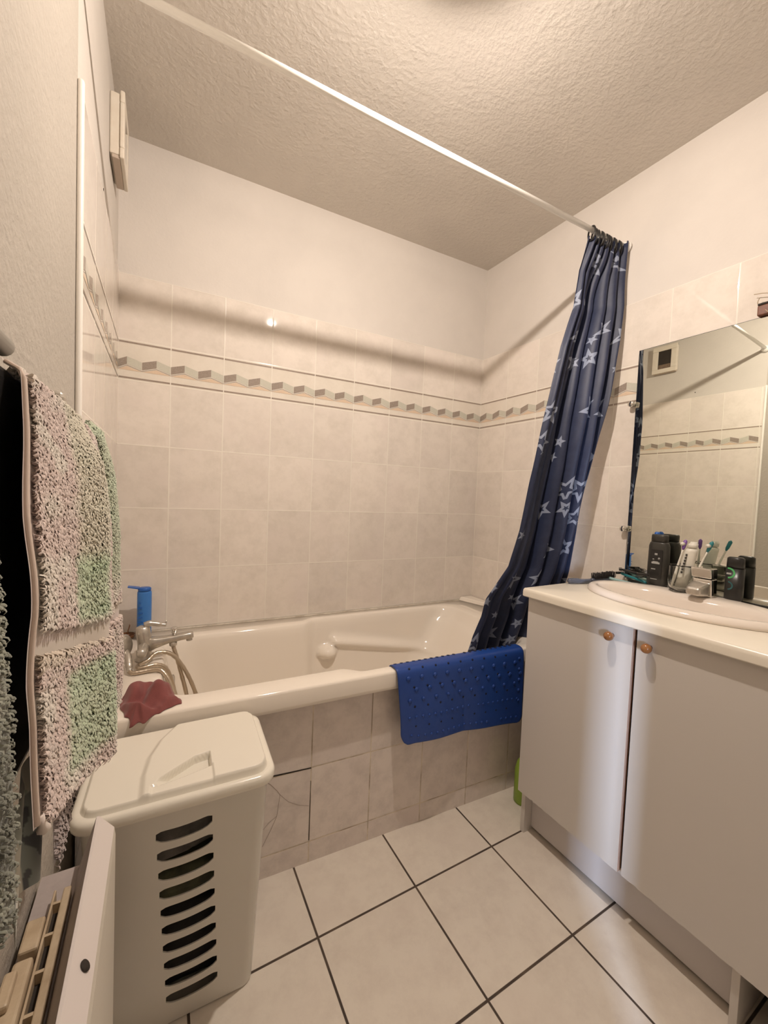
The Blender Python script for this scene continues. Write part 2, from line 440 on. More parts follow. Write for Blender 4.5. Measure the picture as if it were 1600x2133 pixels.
mb = MB(); mb.box((-2.1, -2.75, ZC), (0.35, 0.15, ZC+0.06), m=M_ceil); struct(build('ceiling', mb, base=(0, 0, 0)))

B = lambda u, n, z: Vector((-u, -n, z))     # back wall frame: distance from right corner, out of wall
def zigzag(mb, T, n, us, k0, k1, uw, cut0, cut1):
    """border inlay in viewed left-to-right units; us maps running distance to wall u"""
    for k in range(k0, k1):
        a = k*uw/2; b = a+uw/4; e = a+uw/2
        def P(pts, m):
            q = [(min(max(x, cut0), cut1), y) for x, y in pts]
            if max(x for x, _ in q)-min(x for x, _ in q) < 1e-4: return
            mb.poly([T(us(x), n, y) for x, y in q], m)
        g = 0.0008
        P([(a+g, 1.657), (b, 1.673), (b, 1.702), (a+g, 1.687)], M_zigdark)
        P([(b, 1.673), (e-g, 1.657), (e-g, 1.687), (b, 1.702)], M_ziglight)
        P([(a, 1.6515), (b, 1.6675), (e, 1.6515), (e, 1.6535), (b, 1.6695), (a, 1.6535)], M_zigdark)
        P([(a, 1.650), (e, 1.650), (b, 1.6655)], M_zigpeach)
def stripes(mb, T, n, us, joints, lo, hi):
    js = [lo]+[j for j in joints if lo+0.002 < j < hi-0.002]+[hi]
    for a, b in zip(js, js[1:]):
        for z in (1.6214, 1.757):
            mb.poly([T(us(a+0.002), n, z-0.0032), T(us(b-0.002), n, z-0.0032), T(us(b-0.002), n, z+0.0032), T(us(a+0.002), n, z+0.0032)], M_stripe)
def clad(mb, T, u0, u1, du, ztop, z0=0.0, us=1.0):
    n = 0.0
    mb.uvquad(T, u0, u1, z0, 1.6125, n, M_tile, us, du)
    mb.uvquad(T, u0, u1, 1.6125, 1.7655, n, M_border, us, du)
    mb.uvquad(T, u0, u1, 1.7655, ztop, n, M_tile_up, us, du)
ZT = 2.014; TK = 0.0   # the tile face is the wall plane; the paint above sits 6 mm behind
mb = MB()
clad(mb, B, 0, 1.7785, 0, ZT)
stripes(mb, B, 0.0006, lambda v: v, [0.2*k for k in range(10)], 0, 1.7785)
zigzag(mb, B, 0.0006, lambda v: 1.8-v, 0, 18, 0.2, 0.0215, 1.8)
mb.box((-0.3, -0.12, 0), (2.1, -0.006, ZC), B, M_wall)
mb.poly([B(0, 0, ZT), B(1.7785, 0, ZT), B(1.7785, -0.006, ZT), B(0, -0.006, ZT)], M_trim)
struct(build('wall_back', mb, base=(0, 0, 0)))
mb = MB()
k = 0.2/0.1972
clad(mb, W, 0, 2.75, 0, ZT, us=k)
stripes(mb, W, 0.0006, lambda v: v, [0.1972*j for j in range(15)], 0, 2.75)
zigzag(mb, W, 0.0006, lambda v: v, 0, 27, 0.1972, 0, 2.7)
mb.box((-0.12, -0.12, 0), (2.75, -0.006, ZC), W, M_wall)
mb.poly([W(0, 0, ZT), W(2.75, 0, ZT), W(2.75, -0.006, ZT), W(0, -0.006, ZT)], M_trim)
struct(build('wall_right', mb, base=(0, 0, 0)))
mb = MB()
SE = 0.812
clad(mb, L, 0, SE, 0.0, ZT)
stripes(mb, L, 0.0006, lambda v: v, [0.2*j for j in range(5)], 0, SE)
zigzag(mb, L, 0.0006, lambda v: 0.8-v, 0, 8, 0.2, -0.01, 0.8)
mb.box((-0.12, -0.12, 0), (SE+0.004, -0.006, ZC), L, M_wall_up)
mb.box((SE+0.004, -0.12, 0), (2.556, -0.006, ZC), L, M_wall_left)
mb.poly([L(0, 0, ZT), L(SE, 0, ZT), L(SE, -0.006, ZT), L(0, -0.006, ZT)], M_trim)
mb.lathe([(0.0035, 0), (0.0035, 0.0008), (0.0001, 0.0008)], L(0.422, -0.0055, 2.051), L(0, 1, 0)-L(0, 0, 0), M_darkslot, 10)
struct(build('wall_left', mb, base=(0, 0, 0)))
mb = MB(); mb.box((SE, -0.006, 0.62), (SE+0.013, 0.006, ZT+0.006), L, M_trim, 0.0055, 4); struct(build('trim_1', mb))
mb = MB()     # front wall with the doorway
mb.box((-2.1, YF-0.1, 0), (-1.80, YF, ZC), m=M_wall); mb.box((-0.83, YF-0.1, 0), (0.35, YF, ZC), m=M_wall)
mb.box((-1.80, YF-0.1, 2.05), (-0.83, YF, ZC), m=M_wall)
struct(build('wall_front', mb, base=(0, 0, 0)))
mb = MB(); mb.box((-1.548, YF-0.075, 0.01), (-0.832, YF-0.035, 2.045), m=M_white_lam, bevel=0.003)
d1 = struct(build('door_1', mb))
mb = MB(); mb.box((-1.80, YF-0.09, 0.0), (-1.629, YF-0.02, 2.05), m=M_white_lam); struct(build('daylight_baffle', mb))  # unseen board added to narrow the gap and shape the daylight band

# ------------------------------------------------------------------ ceiling lamp (above the frame)
lt = thing('ceiling_lamp', (LAMP.x, LAMP.y, LAMP.z-0.04), 'warm bulb with an added shade disc hanging from a short cord under the textured ceiling', 'lamp')
mb = MB(); mb.lathe([(0.0001, -0.017)]+[(0.017*math.sin(a), -0.017*math.cos(a)) for a in np.linspace(0.2, PI/2, 10)], LAMP, m=M_bulb); build('bulb', mb, parent=lt)
mb = MB(); mb.lathe([(0.0165, 0.0008), (0.0285, 0.0010), (0.0285, 0.0028), (0.0185, 0.006), (0.0185, 0.035), (0.014, 0.05), (0.006, 0.056)], LAMP, m=M_socket); build('socket_and_shade', mb, parent=lt)  # wide flange is an unseen shade disc added to keep light off the ceiling
mb = MB(); mb.tube([LAMP+Vector((0, 0, 0.054)), LAMP+Vector((0, 0, 0.108))], 0.004, M_socket); build('cord', mb, parent=lt)
mb = MB(); mb.lathe([(0.035, 0.1312), (0.032, 0.118), (0.012, 0.105)], LAMP, m=M_socket); build('ceiling_rose', mb, parent=lt)

# ------------------------------------------------------------------ bathtub
ZR = 0.61
yf_out = lambda x: -0.70 - 0.012*(x+0.9)
def inner_ring(z, inset_l, inset_r, inset_f, inset_b, r, rows=None):
    """front / back follow the wider rim at the tap end"""
    x0, x1 = -1.607+inset_l, -0.20-inset_r
    base = rrect(x0, x1, -0.66, -0.085, r, 8, 0, ID, 84)
    out = []
    for p in base:
        x, y = p.x, p.y
        t = smst(-0.99, -1.06, x)
        if y < -0.372: y = y + (0.043*t)*min(1, (-0.372-y)/0.2) + inset_f*min(1, (-0.372-y)/0.2)
        else:
            t2 = smst(-0.98, -1.05, x)
            y = y + (0.035*(1-t2) - 0.012*t2)*min(1, (y+0.372)/0.2) - inset_b*min(1, (y+0.372)/0.2)
        out.append(Vector((x, y, z)))
    return out
def outer_ring(z, d=0.0):
    base = rrect(-1.8, 0.0, -0.7, -0.002, 0.004, 8, 0, ID, 84)
    out = []
    for p in base:
        t = (p.x+1.8)/1.8
        y = -0.003 if p.y > -0.3 and p.y > -0.01 else p.y
        fy = (p.y+0.002)/(-0.698)
        y = -0.0025 + fy*(yf_out(p.x) - d + 0.0025)
        x = (xl(y)+0.0025) + t*((xr(y)-0.0025) - (xl(y)+0.0025))
        out.append(Vector((x, y, z)))
    return out
mb = MB()
R = [outer_ring(0.553, -0.026), outer_ring(0.545, -0.008), outer_ring(0.549, -0.001), outer_ring(0.560, 0), outer_ring(0.601, 0), outer_ring(0.6075, -0.0022), outer_ring(ZR, -0.008)]
prof = [(ZR, 0), (0.6085, 0.005), (0.603, 0.010), (0.590, 0.015)] + [(z, float(np.interp(-z, [-0.56, -0.52, -0.48, -0.44, -0.40, -0.36, -0.32], [0.019, 0.024, 0.029, 0.034, 0.04, 0.046, 0.053]))) for z in np.arange(0.56, 0.315, -0.008)]
prof += [(0.30, 0.057), (0.28, 0.062), (0.25, 0.073), (0.225, 0.09), (0.208, 0.115), (0.20, 0.15)]
for z, i in prof:
    dep = (ZR-z)
    ring = inner_ring(z, i*0.9, i + dep*0.55*smst(0, 0.08, dep), i, i, 0.10 + dep*0.15)
    q = []
    for p in ring:
        # armrest moulded into the far side: a ridge running right from a round knob
        if p.y > -0.372:
            k = smst(-0.372, -0.2, p.y)
            zr_ = interp(p.x, [-0.95, -0.90, -0.35, -0.24], [0.515, 0.512, 0.41, 0.44])
            ridge = 0.034*math.exp(-((p.z-zr_+0.012)/0.024)**2)*smst(-0.915, -0.885, p.x)*(1-smst(-0.62, -0.22, p.x)*0.8)
            if p.z < zr_: ridge = max(ridge, 0.011*smst(-0.93, -0.88, p.x)*(1-smst(-0.5, -0.25, p.x))*smst(0.26, 0.36, p.z))
            knob = 0.050*max(0.0, 1-((p.x+0.925)/0.046)**2-((p.z-0.455)/0.036)**2)**0.7
            p = Vector((p.x, p.y-(ridge+knob)*k, p.z))
        q.append(p)
    R.append(q)
mb.rings(R, M_tub, cap0=False, cap1=True)
tub = thing('bathtub', (-0.9, -0.35, 0.2), 'cream white built-in bathtub with a moulded armrest along the tiled back wall', 'bathtub')
o = build('tub_shell', mb, parent=tub)
mb = MB()
mb.lathe([(0.0001, 0.004), (0.021, 0.004), (0.024, 0.0), (0.024, -0.004)], (-1.30, -0.37, 0.2015), m=M_chrome); build('drain', mb, parent=tub)
mb = MB()
mb.box((-1.5955, -0.385, 0.515), (-1.575, -0.335, 0.575), m=M_oldchrome, bevel=0.006); mb.lathe([(0.022, 0), (0.022, 0.01), (0.015, 0.014)], (-1.576, -0.36, 0.545), (1, 0, 0), M_oldchrome)
ov = build('overflow_cover', mb, parent=tub); ov['label'] = 'dull metal overflow cover'
# caulk line with dark mould along the wall
mb = MB()
mb.tube([(x, -0.006, ZR+0.001) for x in np.linspace(-1.76, -0.06, 30)], 0.0042, M_caulk, 6); build('caulk_line', mb, parent=tub)
# small shelf block in the right back corner
mb = MB()
mb.quadbox([(-0.098, -0.004, ZR), (-0.004, -0.004, ZR), (0.004, -0.16, ZR), (-0.045, -0.16, ZR),
            (-0.085, -0.004, ZR+0.022), (-0.004, -0.004, ZR+0.022), (0.004, -0.16, ZR+0.022), (-0.040, -0.16, ZR+0.022)], M_tub, 0.006)
build('corner_upstand', mb, parent=tub)

# tiled panel under the rim
PN = lambda x, d, z: Vector((x, -0.675-0.0192*x-d, z))
mb = MB()
mb.uvquad(PN, xl(-0.65)+0.001, xr(-0.67)-0.001, 0, 0.551, 0, M_panel)
mb.quadbox([PN(-1.75, -0.02, 0), PN(0.03, -0.02, 0), PN(0.03, -0.001, 0), PN(-1.75, -0.001, 0), PN(-1.75, -0.02, 0.545), PN(0.03, -0.02, 0.545), PN(0.03, -0.001, 0.545), PN(-1.75, -0.001, 0.545)], M_panel)
# loose access tile with an open joint and cracks
mb.poly([PN(-1.372, 0.0006, 0.324), PN(-1.164, 0.0006, 0.3155), PN(-1.164, 0.0006, 0.3195), PN(-1.372, 0.0006, 0.330)], M_darkslot)
mb.poly([PN(-1.1655, 0.0006, 0.075), PN(-1.1625, 0.0006, 0.075), PN(-1.1635, 0.0006, 0.275), PN(-1.1650, 0.0006, 0.275)], M_darkslot)
def crack(pts, w):
    for (x0, z0), (x1, z1) in zip(pts, pts[1:]):
        dx, dz = x1-x0, z1-z0; l = math.hypot(dx, dz); nx, nz = -dz/l*w, dx/l*w
        mb.poly([PN(x0-nx, 0.0005, z0-nz), PN(x1-nx, 0.0005, z1-nz), PN(x1+nx, 0.0005, z1+nz), PN(x0+nx, 0.0005, z0+nz)], M_stripe)
crack([(-1.312, 0.316), (-1.292, 0.298), (-1.271, 0.272), (-1.262, 0.257), (-1.266, 0.225), (-1.27, 0.19), (-1.288, 0.15), (-1.312, 0.105)], 0.0007)
crack([(-1.262, 0.257), (-1.235, 0.226), (-1.205, 0.206), (-1.168, 0.192)], 0.0005)
crack([(-1.27, 0.19), (-1.295, 0.176), (-1.32, 0.15)], 0.0005)
panel = build('tub_panel', mb, base=(-0.85, -0.66, 0)); struct(panel); panel.name = 'wall_tub_panel'

# ------------------------------------------------------------------ vent on the left wall
vt = thing('extractor_vent', L(0.217, 0, 2.235), 'boxy cream air vent high on the left wall beside the back corner', 'vent')
mb = MB(); mb.box((0.138, -0.0055, 2.245), (0.297, 0.022, 2.432), L, M_vent, 0.004); build('housing', mb, parent=vt)
mb = MB()
for a, b in (((0.133, 2.236), (0.302, 2.268)), ((0.133, 2.405), (0.302, 2.440)), ((0.133, 2.268), (0.172, 2.405)), ((0.262, 2.268), (0.302, 2.405))):
    mb.box((a[0], 0.022, a[1]), (b[0], 0.034, b[1]), L, M_vent, 0.003)
build('front_frame', mb, parent=vt)
mb = MB(); mb.box((0.172, 0.0225, 2.268), (0.262, 0.025, 2.405), L, M_darkslot)
mb.box((0.174, 0.025, 2.269), (0.260, 0.027, 2.300), L, M_soot)
g = build('grille', mb, parent=vt); g['label'] = 'dark soot-stained grille'
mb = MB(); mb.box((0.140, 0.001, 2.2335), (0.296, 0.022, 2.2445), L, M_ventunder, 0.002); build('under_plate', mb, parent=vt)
# ------------------------------------------------------------------ curtain rod, rings, curtain
RY, RZ = -0.80, 2.2572
RODR = 0.0095
rod = thing('curtain_rod', (xl(RY), RY, RZ), 'thin white shower curtain rod spanning wall to wall below the ceiling', 'curtain rod')
mb = MB(); mb.tube([(xl(RY)+0.002, RY, RZ+0.0004), (xr(RY)-0.002, RY, RZ-0.0068)], RODR, M_rod, 20); build('tube', mb, parent=rod)
for x, sx, zz in ((xl(RY)+0.0005, 1, RZ), (xr(RY)-0.0005, -1, RZ-0.0068)):
    mb = MB(); mb.lathe([(0.022, 0), (0.022, 0.006), (0.0155, 0.013), (0.0135, 0.022)], (x, RY, zz), (sx, 0, 0), M_rod); build('end_cap', mb, parent=rod)
rx = [-0.172, -0.156, -0.140, -0.124, -0.109, -0.094, -0.079, -0.064, -0.049, -0.033, -0.017, -0.001]
ring0 = None
for i, x in enumerate(rx):
    if ring0 is None:
        mb = MB(); pts = []
        for k in range(25):
            a = 2*PI*k/24; pts.append((x+0.002*math.sin(a), RY+0.0165*math.sin(a), RZ-0.0185+0.026*math.cos(a)))
        mb.tube(pts, 0.0032, M_black, 8)
        ring0 = build('curtain_ring', mb, base=(x, RY, RZ-0.04)); r_ = ring0
    else:
        r_ = ring0.copy(); COL.objects.link(r_); r_.location = ring0.location + Vector((x-rx[0], 0, -0.00006*i - (0.0062 if i else 0)))
        r_.rotation_euler = (0, 0, random.uniform(-0.5, 0.5))
    tag(r_, 'black curtain ring bunched at the right end of the white rod', 'curtain ring', 'black rings holding the shower curtain')

rows = np.array([(-0.1800, 2.222, -0.768, 0.0269, 2.262, -0.812), (-0.1809, 2.19, -0.768, 0.0269, 2.21, -0.812), (-0.1840, 2.1280, -0.768, 0.0275, 2.1391, -0.812),
 (-0.1963, 1.9702, -0.766, 0.0231, 2.0050, -0.812), (-0.2485, 1.8131, -0.762, 0.0050, 1.8697, -0.808), (-0.2961, 1.5776, -0.752, -0.0420, 1.5962, -0.800),
 (-0.3204, 1.4379, -0.742, -0.0620, 1.4409, -0.785), (-0.3379, 1.2794, -0.722, -0.0740, 1.2636, -0.760), (-0.3540, 1.0884, -0.698, -0.0700, 1.0806, -0.730),
 (-0.3749, 0.9407, -0.670, -0.0717, 0.9118, -0.700), (-0.4636, 0.8090, -0.645, -0.0739, 0.770, -0.665), (-0.4610, 0.7311, -0.622, -0.0639, 0.6857, -0.625),
 (-0.4817, 0.6464, -0.600, -0.0735, 0.6000, -0.600), (-0.4873, 0.5758, -0.582, -0.0789, 0.53, -0.582), (-0.455, 0.49, -0.565, -0.0829, 0.46, -0.565)])
tt = np.concatenate([[0], np.cumsum(np.hypot(np.diff(rows[:, 1]), np.diff(rows[:, 0])))])
RODX0, RODX1 = -0.175, 0.0
NV, NU = 150, 260
P, UV = [], []
for i in range(NV+1):
    t = tt[-1]*i/NV
    xl_, zl_, ya, xr_, zr_, yc = [float(np.interp(t, tt, rows[:, k])) for k in range(6)]
    row, uvr = [], []; cum = 0; last = None
    v = i/NV
    for j in range(NU+1):
        u = j/NU
        x = xl_ + (xr_-xl_)*u; z = zl_ + (zr_-zl_)*u
        yb = ya + (yc-ya)*u + (0.045 - 0.015*smst(0.7, 0.9, v))*math.exp(-((u-0.40)/0.20)**2)*smst(0.0, 0.12, v)
        fu = u + 0.06*math.sin(3.1*u+2.2*v)
        ph = 2*PI*(7.0*fu + 0.10*math.sin(9*v))
        A = (0.010 + 0.010*smst(0.02, 0.3, v))*(0.35 + 0.65*smst(0.28, 0.5, u)) + 0.004*math.sin(5*u+7*v)
        A *= 1.0 + 0.3*smst(0.75, 1.0, v)
        y = yb + A*math.sin(ph)
        if v < 0.06: y = y*(v/0.06) + (1-v/0.06)*(RY + 0.012*math.sin(ph) + (yc-RY)*smst(0.85, 1, u))
        y += 0.006*mnoise.noise(Vector((u*6, v*9, 2.0)))*smst(0.0, 0.3, v)
        x += 0.35*A*math.cos(ph)*math.sin(PI*u)
        if z < 0.68: y = max(y, -0.628 - 0.05*(z-0.56)/0.12) if z > 0.56 else max(y, -0.628)
        x = min(x, xr(y)-0.004)
        if v < 0.05: z += 0.008*math.sin(ph+0.8)*(1-v/0.05)
        p = Vector((x, y, z))
        if last is not None: cum += min((p-last).length, 0.012)
        last = p; row.append(p); uvr.append((cum, t))
    P.append(row); UV.append(uvr)
mb = MB(); mb.grid(P, M_curtain, UV)
cur = build('shower_curtain', mb); solid(cur, 0.0012, 0)
tag(cur, 'navy shower curtain with pale star outlines gathered beside the mirror', 'shower curtain')

# ------------------------------------------------------------------ blue bath mat over the tub edge
mat_top = 0.6135
def mat_path(t):
    """distance along the mat from the inner end, over the rim and down the panel"""
    segs = [(-0.612, 0.50), (-0.645, 0.585), (-0.652, 0.606), (-0.662, 0.6155), (-0.675, 0.6175), (-0.694, 0.6165), (-0.706, 0.609), (-0.7115, 0.594), (-0.7135, 0.56), (-0.713, 0.50), (-0.711, 0.44), (-0.709, 0.38), (-0.708, 0.30)]
    return segs
segs = catmull([(0, a, b) for a, b in mat_path(0)], 8)
cl = [0]
for a, b in zip(segs, segs[1:]): cl.append(cl[-1]+(b-a).length)
cl = np.array(cl); SY = np.array([p.y for p in segs]); SZ = np.array([p.z for p in segs])
MX0, MX1 = -0.893, -0.318
def mat_end(u): return interp(u, [0, 0.12, 0.3, 0.5, 0.68, 0.85, 1.0], [0.374, 0.358, 0.350, 0.343, 0.333, 0.326, 0.318]) + 0.0
def mat_pt(u, v, off=0.0):
    """u across 0..1, v along 0..1; off = outwards"""
    zend = mat_end(u) - (0.012*math.exp(-((u-0.04)/0.05)**2))
    tend = float(np.interp(-zend, -SZ[len(SZ)//2:], cl[len(SZ)//2:]))
    t = tend*v
    y = float(np.interp(t, cl, SY)); z = float(np.interp(t, cl, SZ))
    y2 = float(np.interp(t+0.003, cl, SY)); z2 = float(np.interp(t+0.003, cl, SZ))
    ty, tz = y2-y, z2-z; l = math.hypot(ty, tz) or 1
    ny, nz = tz/l, -ty/l        # outward (towards the room / up)
    hang = smst(0.35, 1.0, v)
    wav = (0.012*math.sin(4.2*u+0.6) + 0.006*math.sin(9*u))*hang
    x = MX0 + (MX1-MX0)*u + 0.020*hang*(1-u) 
    # rounded corners at the lower end
    return Vector((x, y + ny*off - abs(wav) - 0.003*hang + 0.014*(0.9-x*0-0.9) - 0.012*(x+0.9), z + nz*off))
MU, MV = 90, 110
mb = MB(); P = []
for i in range(MV+1):
    v = i/MV; row = []
    for j in range(MU+1):
        u = j/MU
        # pull the corners in
        cu = u
        if v > 0.93:
            k = (v-0.93)/0.07; ins = 0.045*(1-math.sqrt(max(0, 1-k*k)))
            cu = ins + (1-2*ins)*u
        row.append(mat_pt(cu, v))
    P.append(row)
mb.grid(P, M_blue)
bath = thing('bath_mat', Vector((-0.6, -0.70, 0.33)), 'blue rubber bath mat with suction studs draped over the tub edge', 'bath mat')
o = build('mat_sheet', mb, parent=bath); solid(o, 0.003, 0)
PARTS = {}
def frame_at(u, v, off):
    c0 = mat_pt(u, v); a = mat_pt(u, v, 1.0) - c0; a.normalize()
    return c0 + a*off, a
def place(name, key, prof_, m_, u, v, off, nseg):
    p0, a = frame_at(u, v, off)
    if key not in PARTS:
        q = MB(); q.lathe(prof_, (0, 0, 0), m=m_, n=nseg); me_o = build(name, q, base=(0, 0, 0)); PARTS[key] = me_o; o_ = me_o
    else:
        o_ = PARTS[key].copy(); COL.objects.link(o_)
    o_.parent = bath; o_.location = p0 - bath.location; o_.rotation_euler = a.to_track_quat('Z', 'Y').to_euler()
def stud(u, v, r=0.0085, h=0.005):
    place('stud', ('s', r, h), [(r, 0.0), (r*0.95, h*0.4), (r*0.7, h*0.8), (r*0.25, h), (0.0001, h)], M_blue, u, v, 0.0012, 12)
def hole(u, v, r=0.0042):
    place('drain_hole', ('h', r), [(r, 0.0), (r, 0.0008), (0.0001, 0.0008)], M_bluehole, u, v, 0.0014, 8)
for k in range(10):
    stud(0.07+0.094*k, 0.47); stud(0.09+0.094*k+0.03, 0.565)
    stud(0.07+0.094*k, 0.645, 0.0075 if k < 3 else 0.0065)
for k in range(9):
    hole(0.105+0.094*k, 0.545); hole(0.085+0.094*k, 0.40); hole(0.10+0.094*k, 0.70); hole(0.10+0.094*k, 0.86, 0.0035)
for k in range(11): stud(0.06+0.046*k, 0.785, 0.0055, 0.0035)
for k in range(9): stud(0.60+0.043*k, 0.785, 0.005, 0.003)
for k in range(14): stud(0.07+0.047*k, 0.945 if k else 0.93, 0.0055, 0.0035)
for k in range(4): stud(0.81+0.045*k, 0.945, 0.005, 0.003)
for k in range(5): stud(0.955, 0.44+0.09*k, 0.006)
for k in range(22):
    if k == 11: continue
    place('edge_notch', 'n', [(0.0062, 0.0), (0.0062, 0.0012), (0.0001, 0.0012)], M_bluehole, 0.03+0.043*k, 0.30, 0.0012, 8)

# ------------------------------------------------------------------ vanity
VX = W(0, 0, 0)
van = thing('vanity_cabinet', W(1.185, 0.24, 0), 'white two-door vanity cabinet with round wooden knobs under the basin', 'cabinet')
mb = MB(); mb.box((0.822, 0.004, 0.0), (0.838, 0.468, 0.868), W, M_white_lam, 0.001); build('side_panel', mb, parent=van)
mb = MB(); mb.box((1.534, 0.004, 0.0), (1.550, 0.468, 0.868), W, M_white_lam, 0.001); build('side_panel', mb, parent=van)
mb = MB(); mb.box((1.437, 0.03, 0.0), (1.453, 0.467, 0.868), W, M_white_lam, 0.001); build('middle_panel', mb, parent=van)
mb = MB(); mb.box((0.838, 0.02, 0.14), (1.534, 0.464, 0.156), W, M_white_lam); build('bottom_panel', mb, parent=van)
mb = MB(); mb.box((0.8385, 0.414, 0.013), (1.4365, 0.430, 0.1395), W, M_kick, 0.001); build('toe_kick', mb, parent=van)
def chipped(mb, s0, s1, seed):
    """door slab with a slightly chipped lower edge"""
    r = random.Random(seed); n = 60; zz = []
    for k in range(n+1):
        q = r.random(); zz.append(0.156 + (0.0035*r.random() if q > 0.78 else 0.0006*r.random()))
    fr = [W(s0+(s1-s0)*k/n, 0.486, zz[k]) for k in range(n+1)]; bk = [W(s0+(s1-s0)*k/n, 0.4695, 0.156) for k in range(n+1)]
    top0, top1 = W(s0, 0.486, 0.8665), W(s1, 0.486, 0.8665); tb0, tb1 = W(s0, 0.4695, 0.8665), W(s1, 0.4695, 0.8665)
    b = mb.bm; F = [b.verts.new(p) for p in fr]; K = [b.verts.new(p) for p in bk]
    t0, t1, u0, u1 = [b.verts.new(p) for p in (top0, top1, tb0, tb1)]
    a, e = mb.mi(M_white_lam), mb.mi(M_edge)
    fs = [(b.faces.new(F+[t1, t0]), a), (b.faces.new(list(reversed(K))+[u0, u1]), a), (b.faces.new([t0, t1, u1, u0]), a)]
    for k in range(n): fs.append((b.faces.new((F[k], K[k], K[k+1], F[k+1])), e))
    fs.append((b.faces.new((F[0], t0, u0, K[0])), e if s0 > 1 else a)); fs.append((b.faces.new((F[-1], K[-1], u1, t1)), e))
    for f, i in fs: f.material_index = i
    bmesh.ops.recalc_face_normals(b, faces=[f for f, _ in fs])
for s0, s1, ks, kz in ((0.8185, 1.1785, 1.121, 0.826), (1.1895, 1.552, 1.2235, 0.826)):
    mb = MB(); chipped(mb, s0, s1, int(s0*1000))
    dr = build('door', mb, parent=van)
    mb = MB()
    mb.lathe([(0.0065, 0.0), (0.0055, 0.006), (0.0075, 0.0085), (0.0115, 0.012), (0.0132, 0.0165), (0.0132, 0.021), (0.0115, 0.0265), (0.0075, 0.030), (0.0001, 0.0315)], W(ks, 0.486, kz), W(0, 1, 0), M_knob)
    kb = build('knob', mb, parent=dr); kb['label'] = 'round orange-brown wooden knob'

# worktop with an oval opening for the basin
wt = MB()
BC = (1.165, 0.208); BA, BB = 0.285, 0.176
S0, S1, N0, N1 = 0.809, 1.575, 0.0015, 0.507
NS = 96
def top_ring(z, inset=0.0):
    out = []
    a0, a1, b0, b1, r = S0+inset, S1-inset, N0, N1-inset, 0.012
    for k in range(NS):
        a = 2*PI*k/NS; dx, dy = math.cos(a), math.sin(a)
        ts = []
        if dx > 1e-9: ts.append((a1-BC[0])/dx)
        if dx < -1e-9: ts.append((a0-BC[0])/dx)
        if dy > 1e-9: ts.append((b1-BC[1])/dy)
        if dy < -1e-9: ts.append((b0-BC[1])/dy)
        t = min(ts); out.append([BC[0]+dx*t, BC[1]+dy*t])
    # snap nearest samples to the true corners
    for cx, cy in ((a0, b0), (a0, b1), (a1, b0), (a1, b1)):
        k = min(range(NS), key=lambda q: (out[q][0]-cx)**2+(out[q][1]-cy)**2); out[k] = [cx, cy]
    return [W(x, y, z) for x, y in out]
hole_r = lambda z: [W(BC[0]+(BA-0.02)*math.cos(2*PI*k/NS), BC[1]+(BB-0.02)*math.sin(2*PI*k/NS), z) for k in range(NS)]
wt.rings([hole_r(0.8995), top_ring(0.9, 0.009), top_ring(0.8985, 0.004), top_ring(0.894, 0.001), top_ring(0.887, 0), top_ring(0.8715, 0.0), top_ring(0.8685, 0.003), hole_r(0.8685), hole_r(0.8995)], M_worktop, cap0=False, cap1=False)
wk = build('worktop', wt, smooth=40); tag(wk, 'cream laminate worktop with rounded front edge on the vanity', 'worktop')

# basin
def ell(a, b, z, cs=BC[0], cn=BC[1], notch=0.0):
    out = []
    for k in range(NS):
        t = 2*PI*k/NS; x = cs+a*math.cos(t); y = cn+b*math.sin(t)
        if notch and math.sin(t) < 0:       # tap platform pushes into the bowl at the back
            y += notch*math.exp(-((x-1.175)/0.075)**2)
        out.append(W(x, y, z))
    return out
mb = MB()
bc = 0.226
mb.rings([ell(BA-0.02, BB-0.02, 0.9), ell(BA, BB, 0.9005), ell(BA+0.001, BB+0.001, 0.907), ell(BA-0.004, BB-0.004, 0.915), ell(BA-0.012, BB-0.012, 0.9195), ell(BA-0.020, BB-0.020, 0.9205),
          ell(BA-0.030, BB-0.034, 0.9195, notch=0.012), ell(BA-0.036, BB-0.048, 0.9185, cn=bc-0.006, notch=0.022), ell(BA-0.042, BB-0.055, 0.9135, cn=bc, notch=0.026), ell(BA-0.050, BB-0.060, 0.90, cn=bc, notch=0.026),
          ell(BA-0.068, BB-0.070, 0.868, cn=bc, notch=0.024), ell(BA-0.095, BB-0.083, 0.83, cn=bc, notch=0.018), ell(BA-0.14, BB-0.105, 0.79, cn=bc, notch=0.008), ell(0.08, 0.04, 0.772, cn=bc), ell(0.022, 0.022, 0.769, cn=bc)], M_ceramic, cap0=False)
bs = thing('wash_basin', W(BC[0], BC[1], 0.77), 'oval white ceramic basin set into the cream worktop', 'sink')
build('bowl', mb, parent=bs)
mb = MB(); mb.lathe([(0.021, 0), (0.021, 0.003), (0.014, 0.004), (0.0001, 0.004)], W(BC[0], bc, 0.7695), m=M_chrome); build('drain', mb, parent=bs)

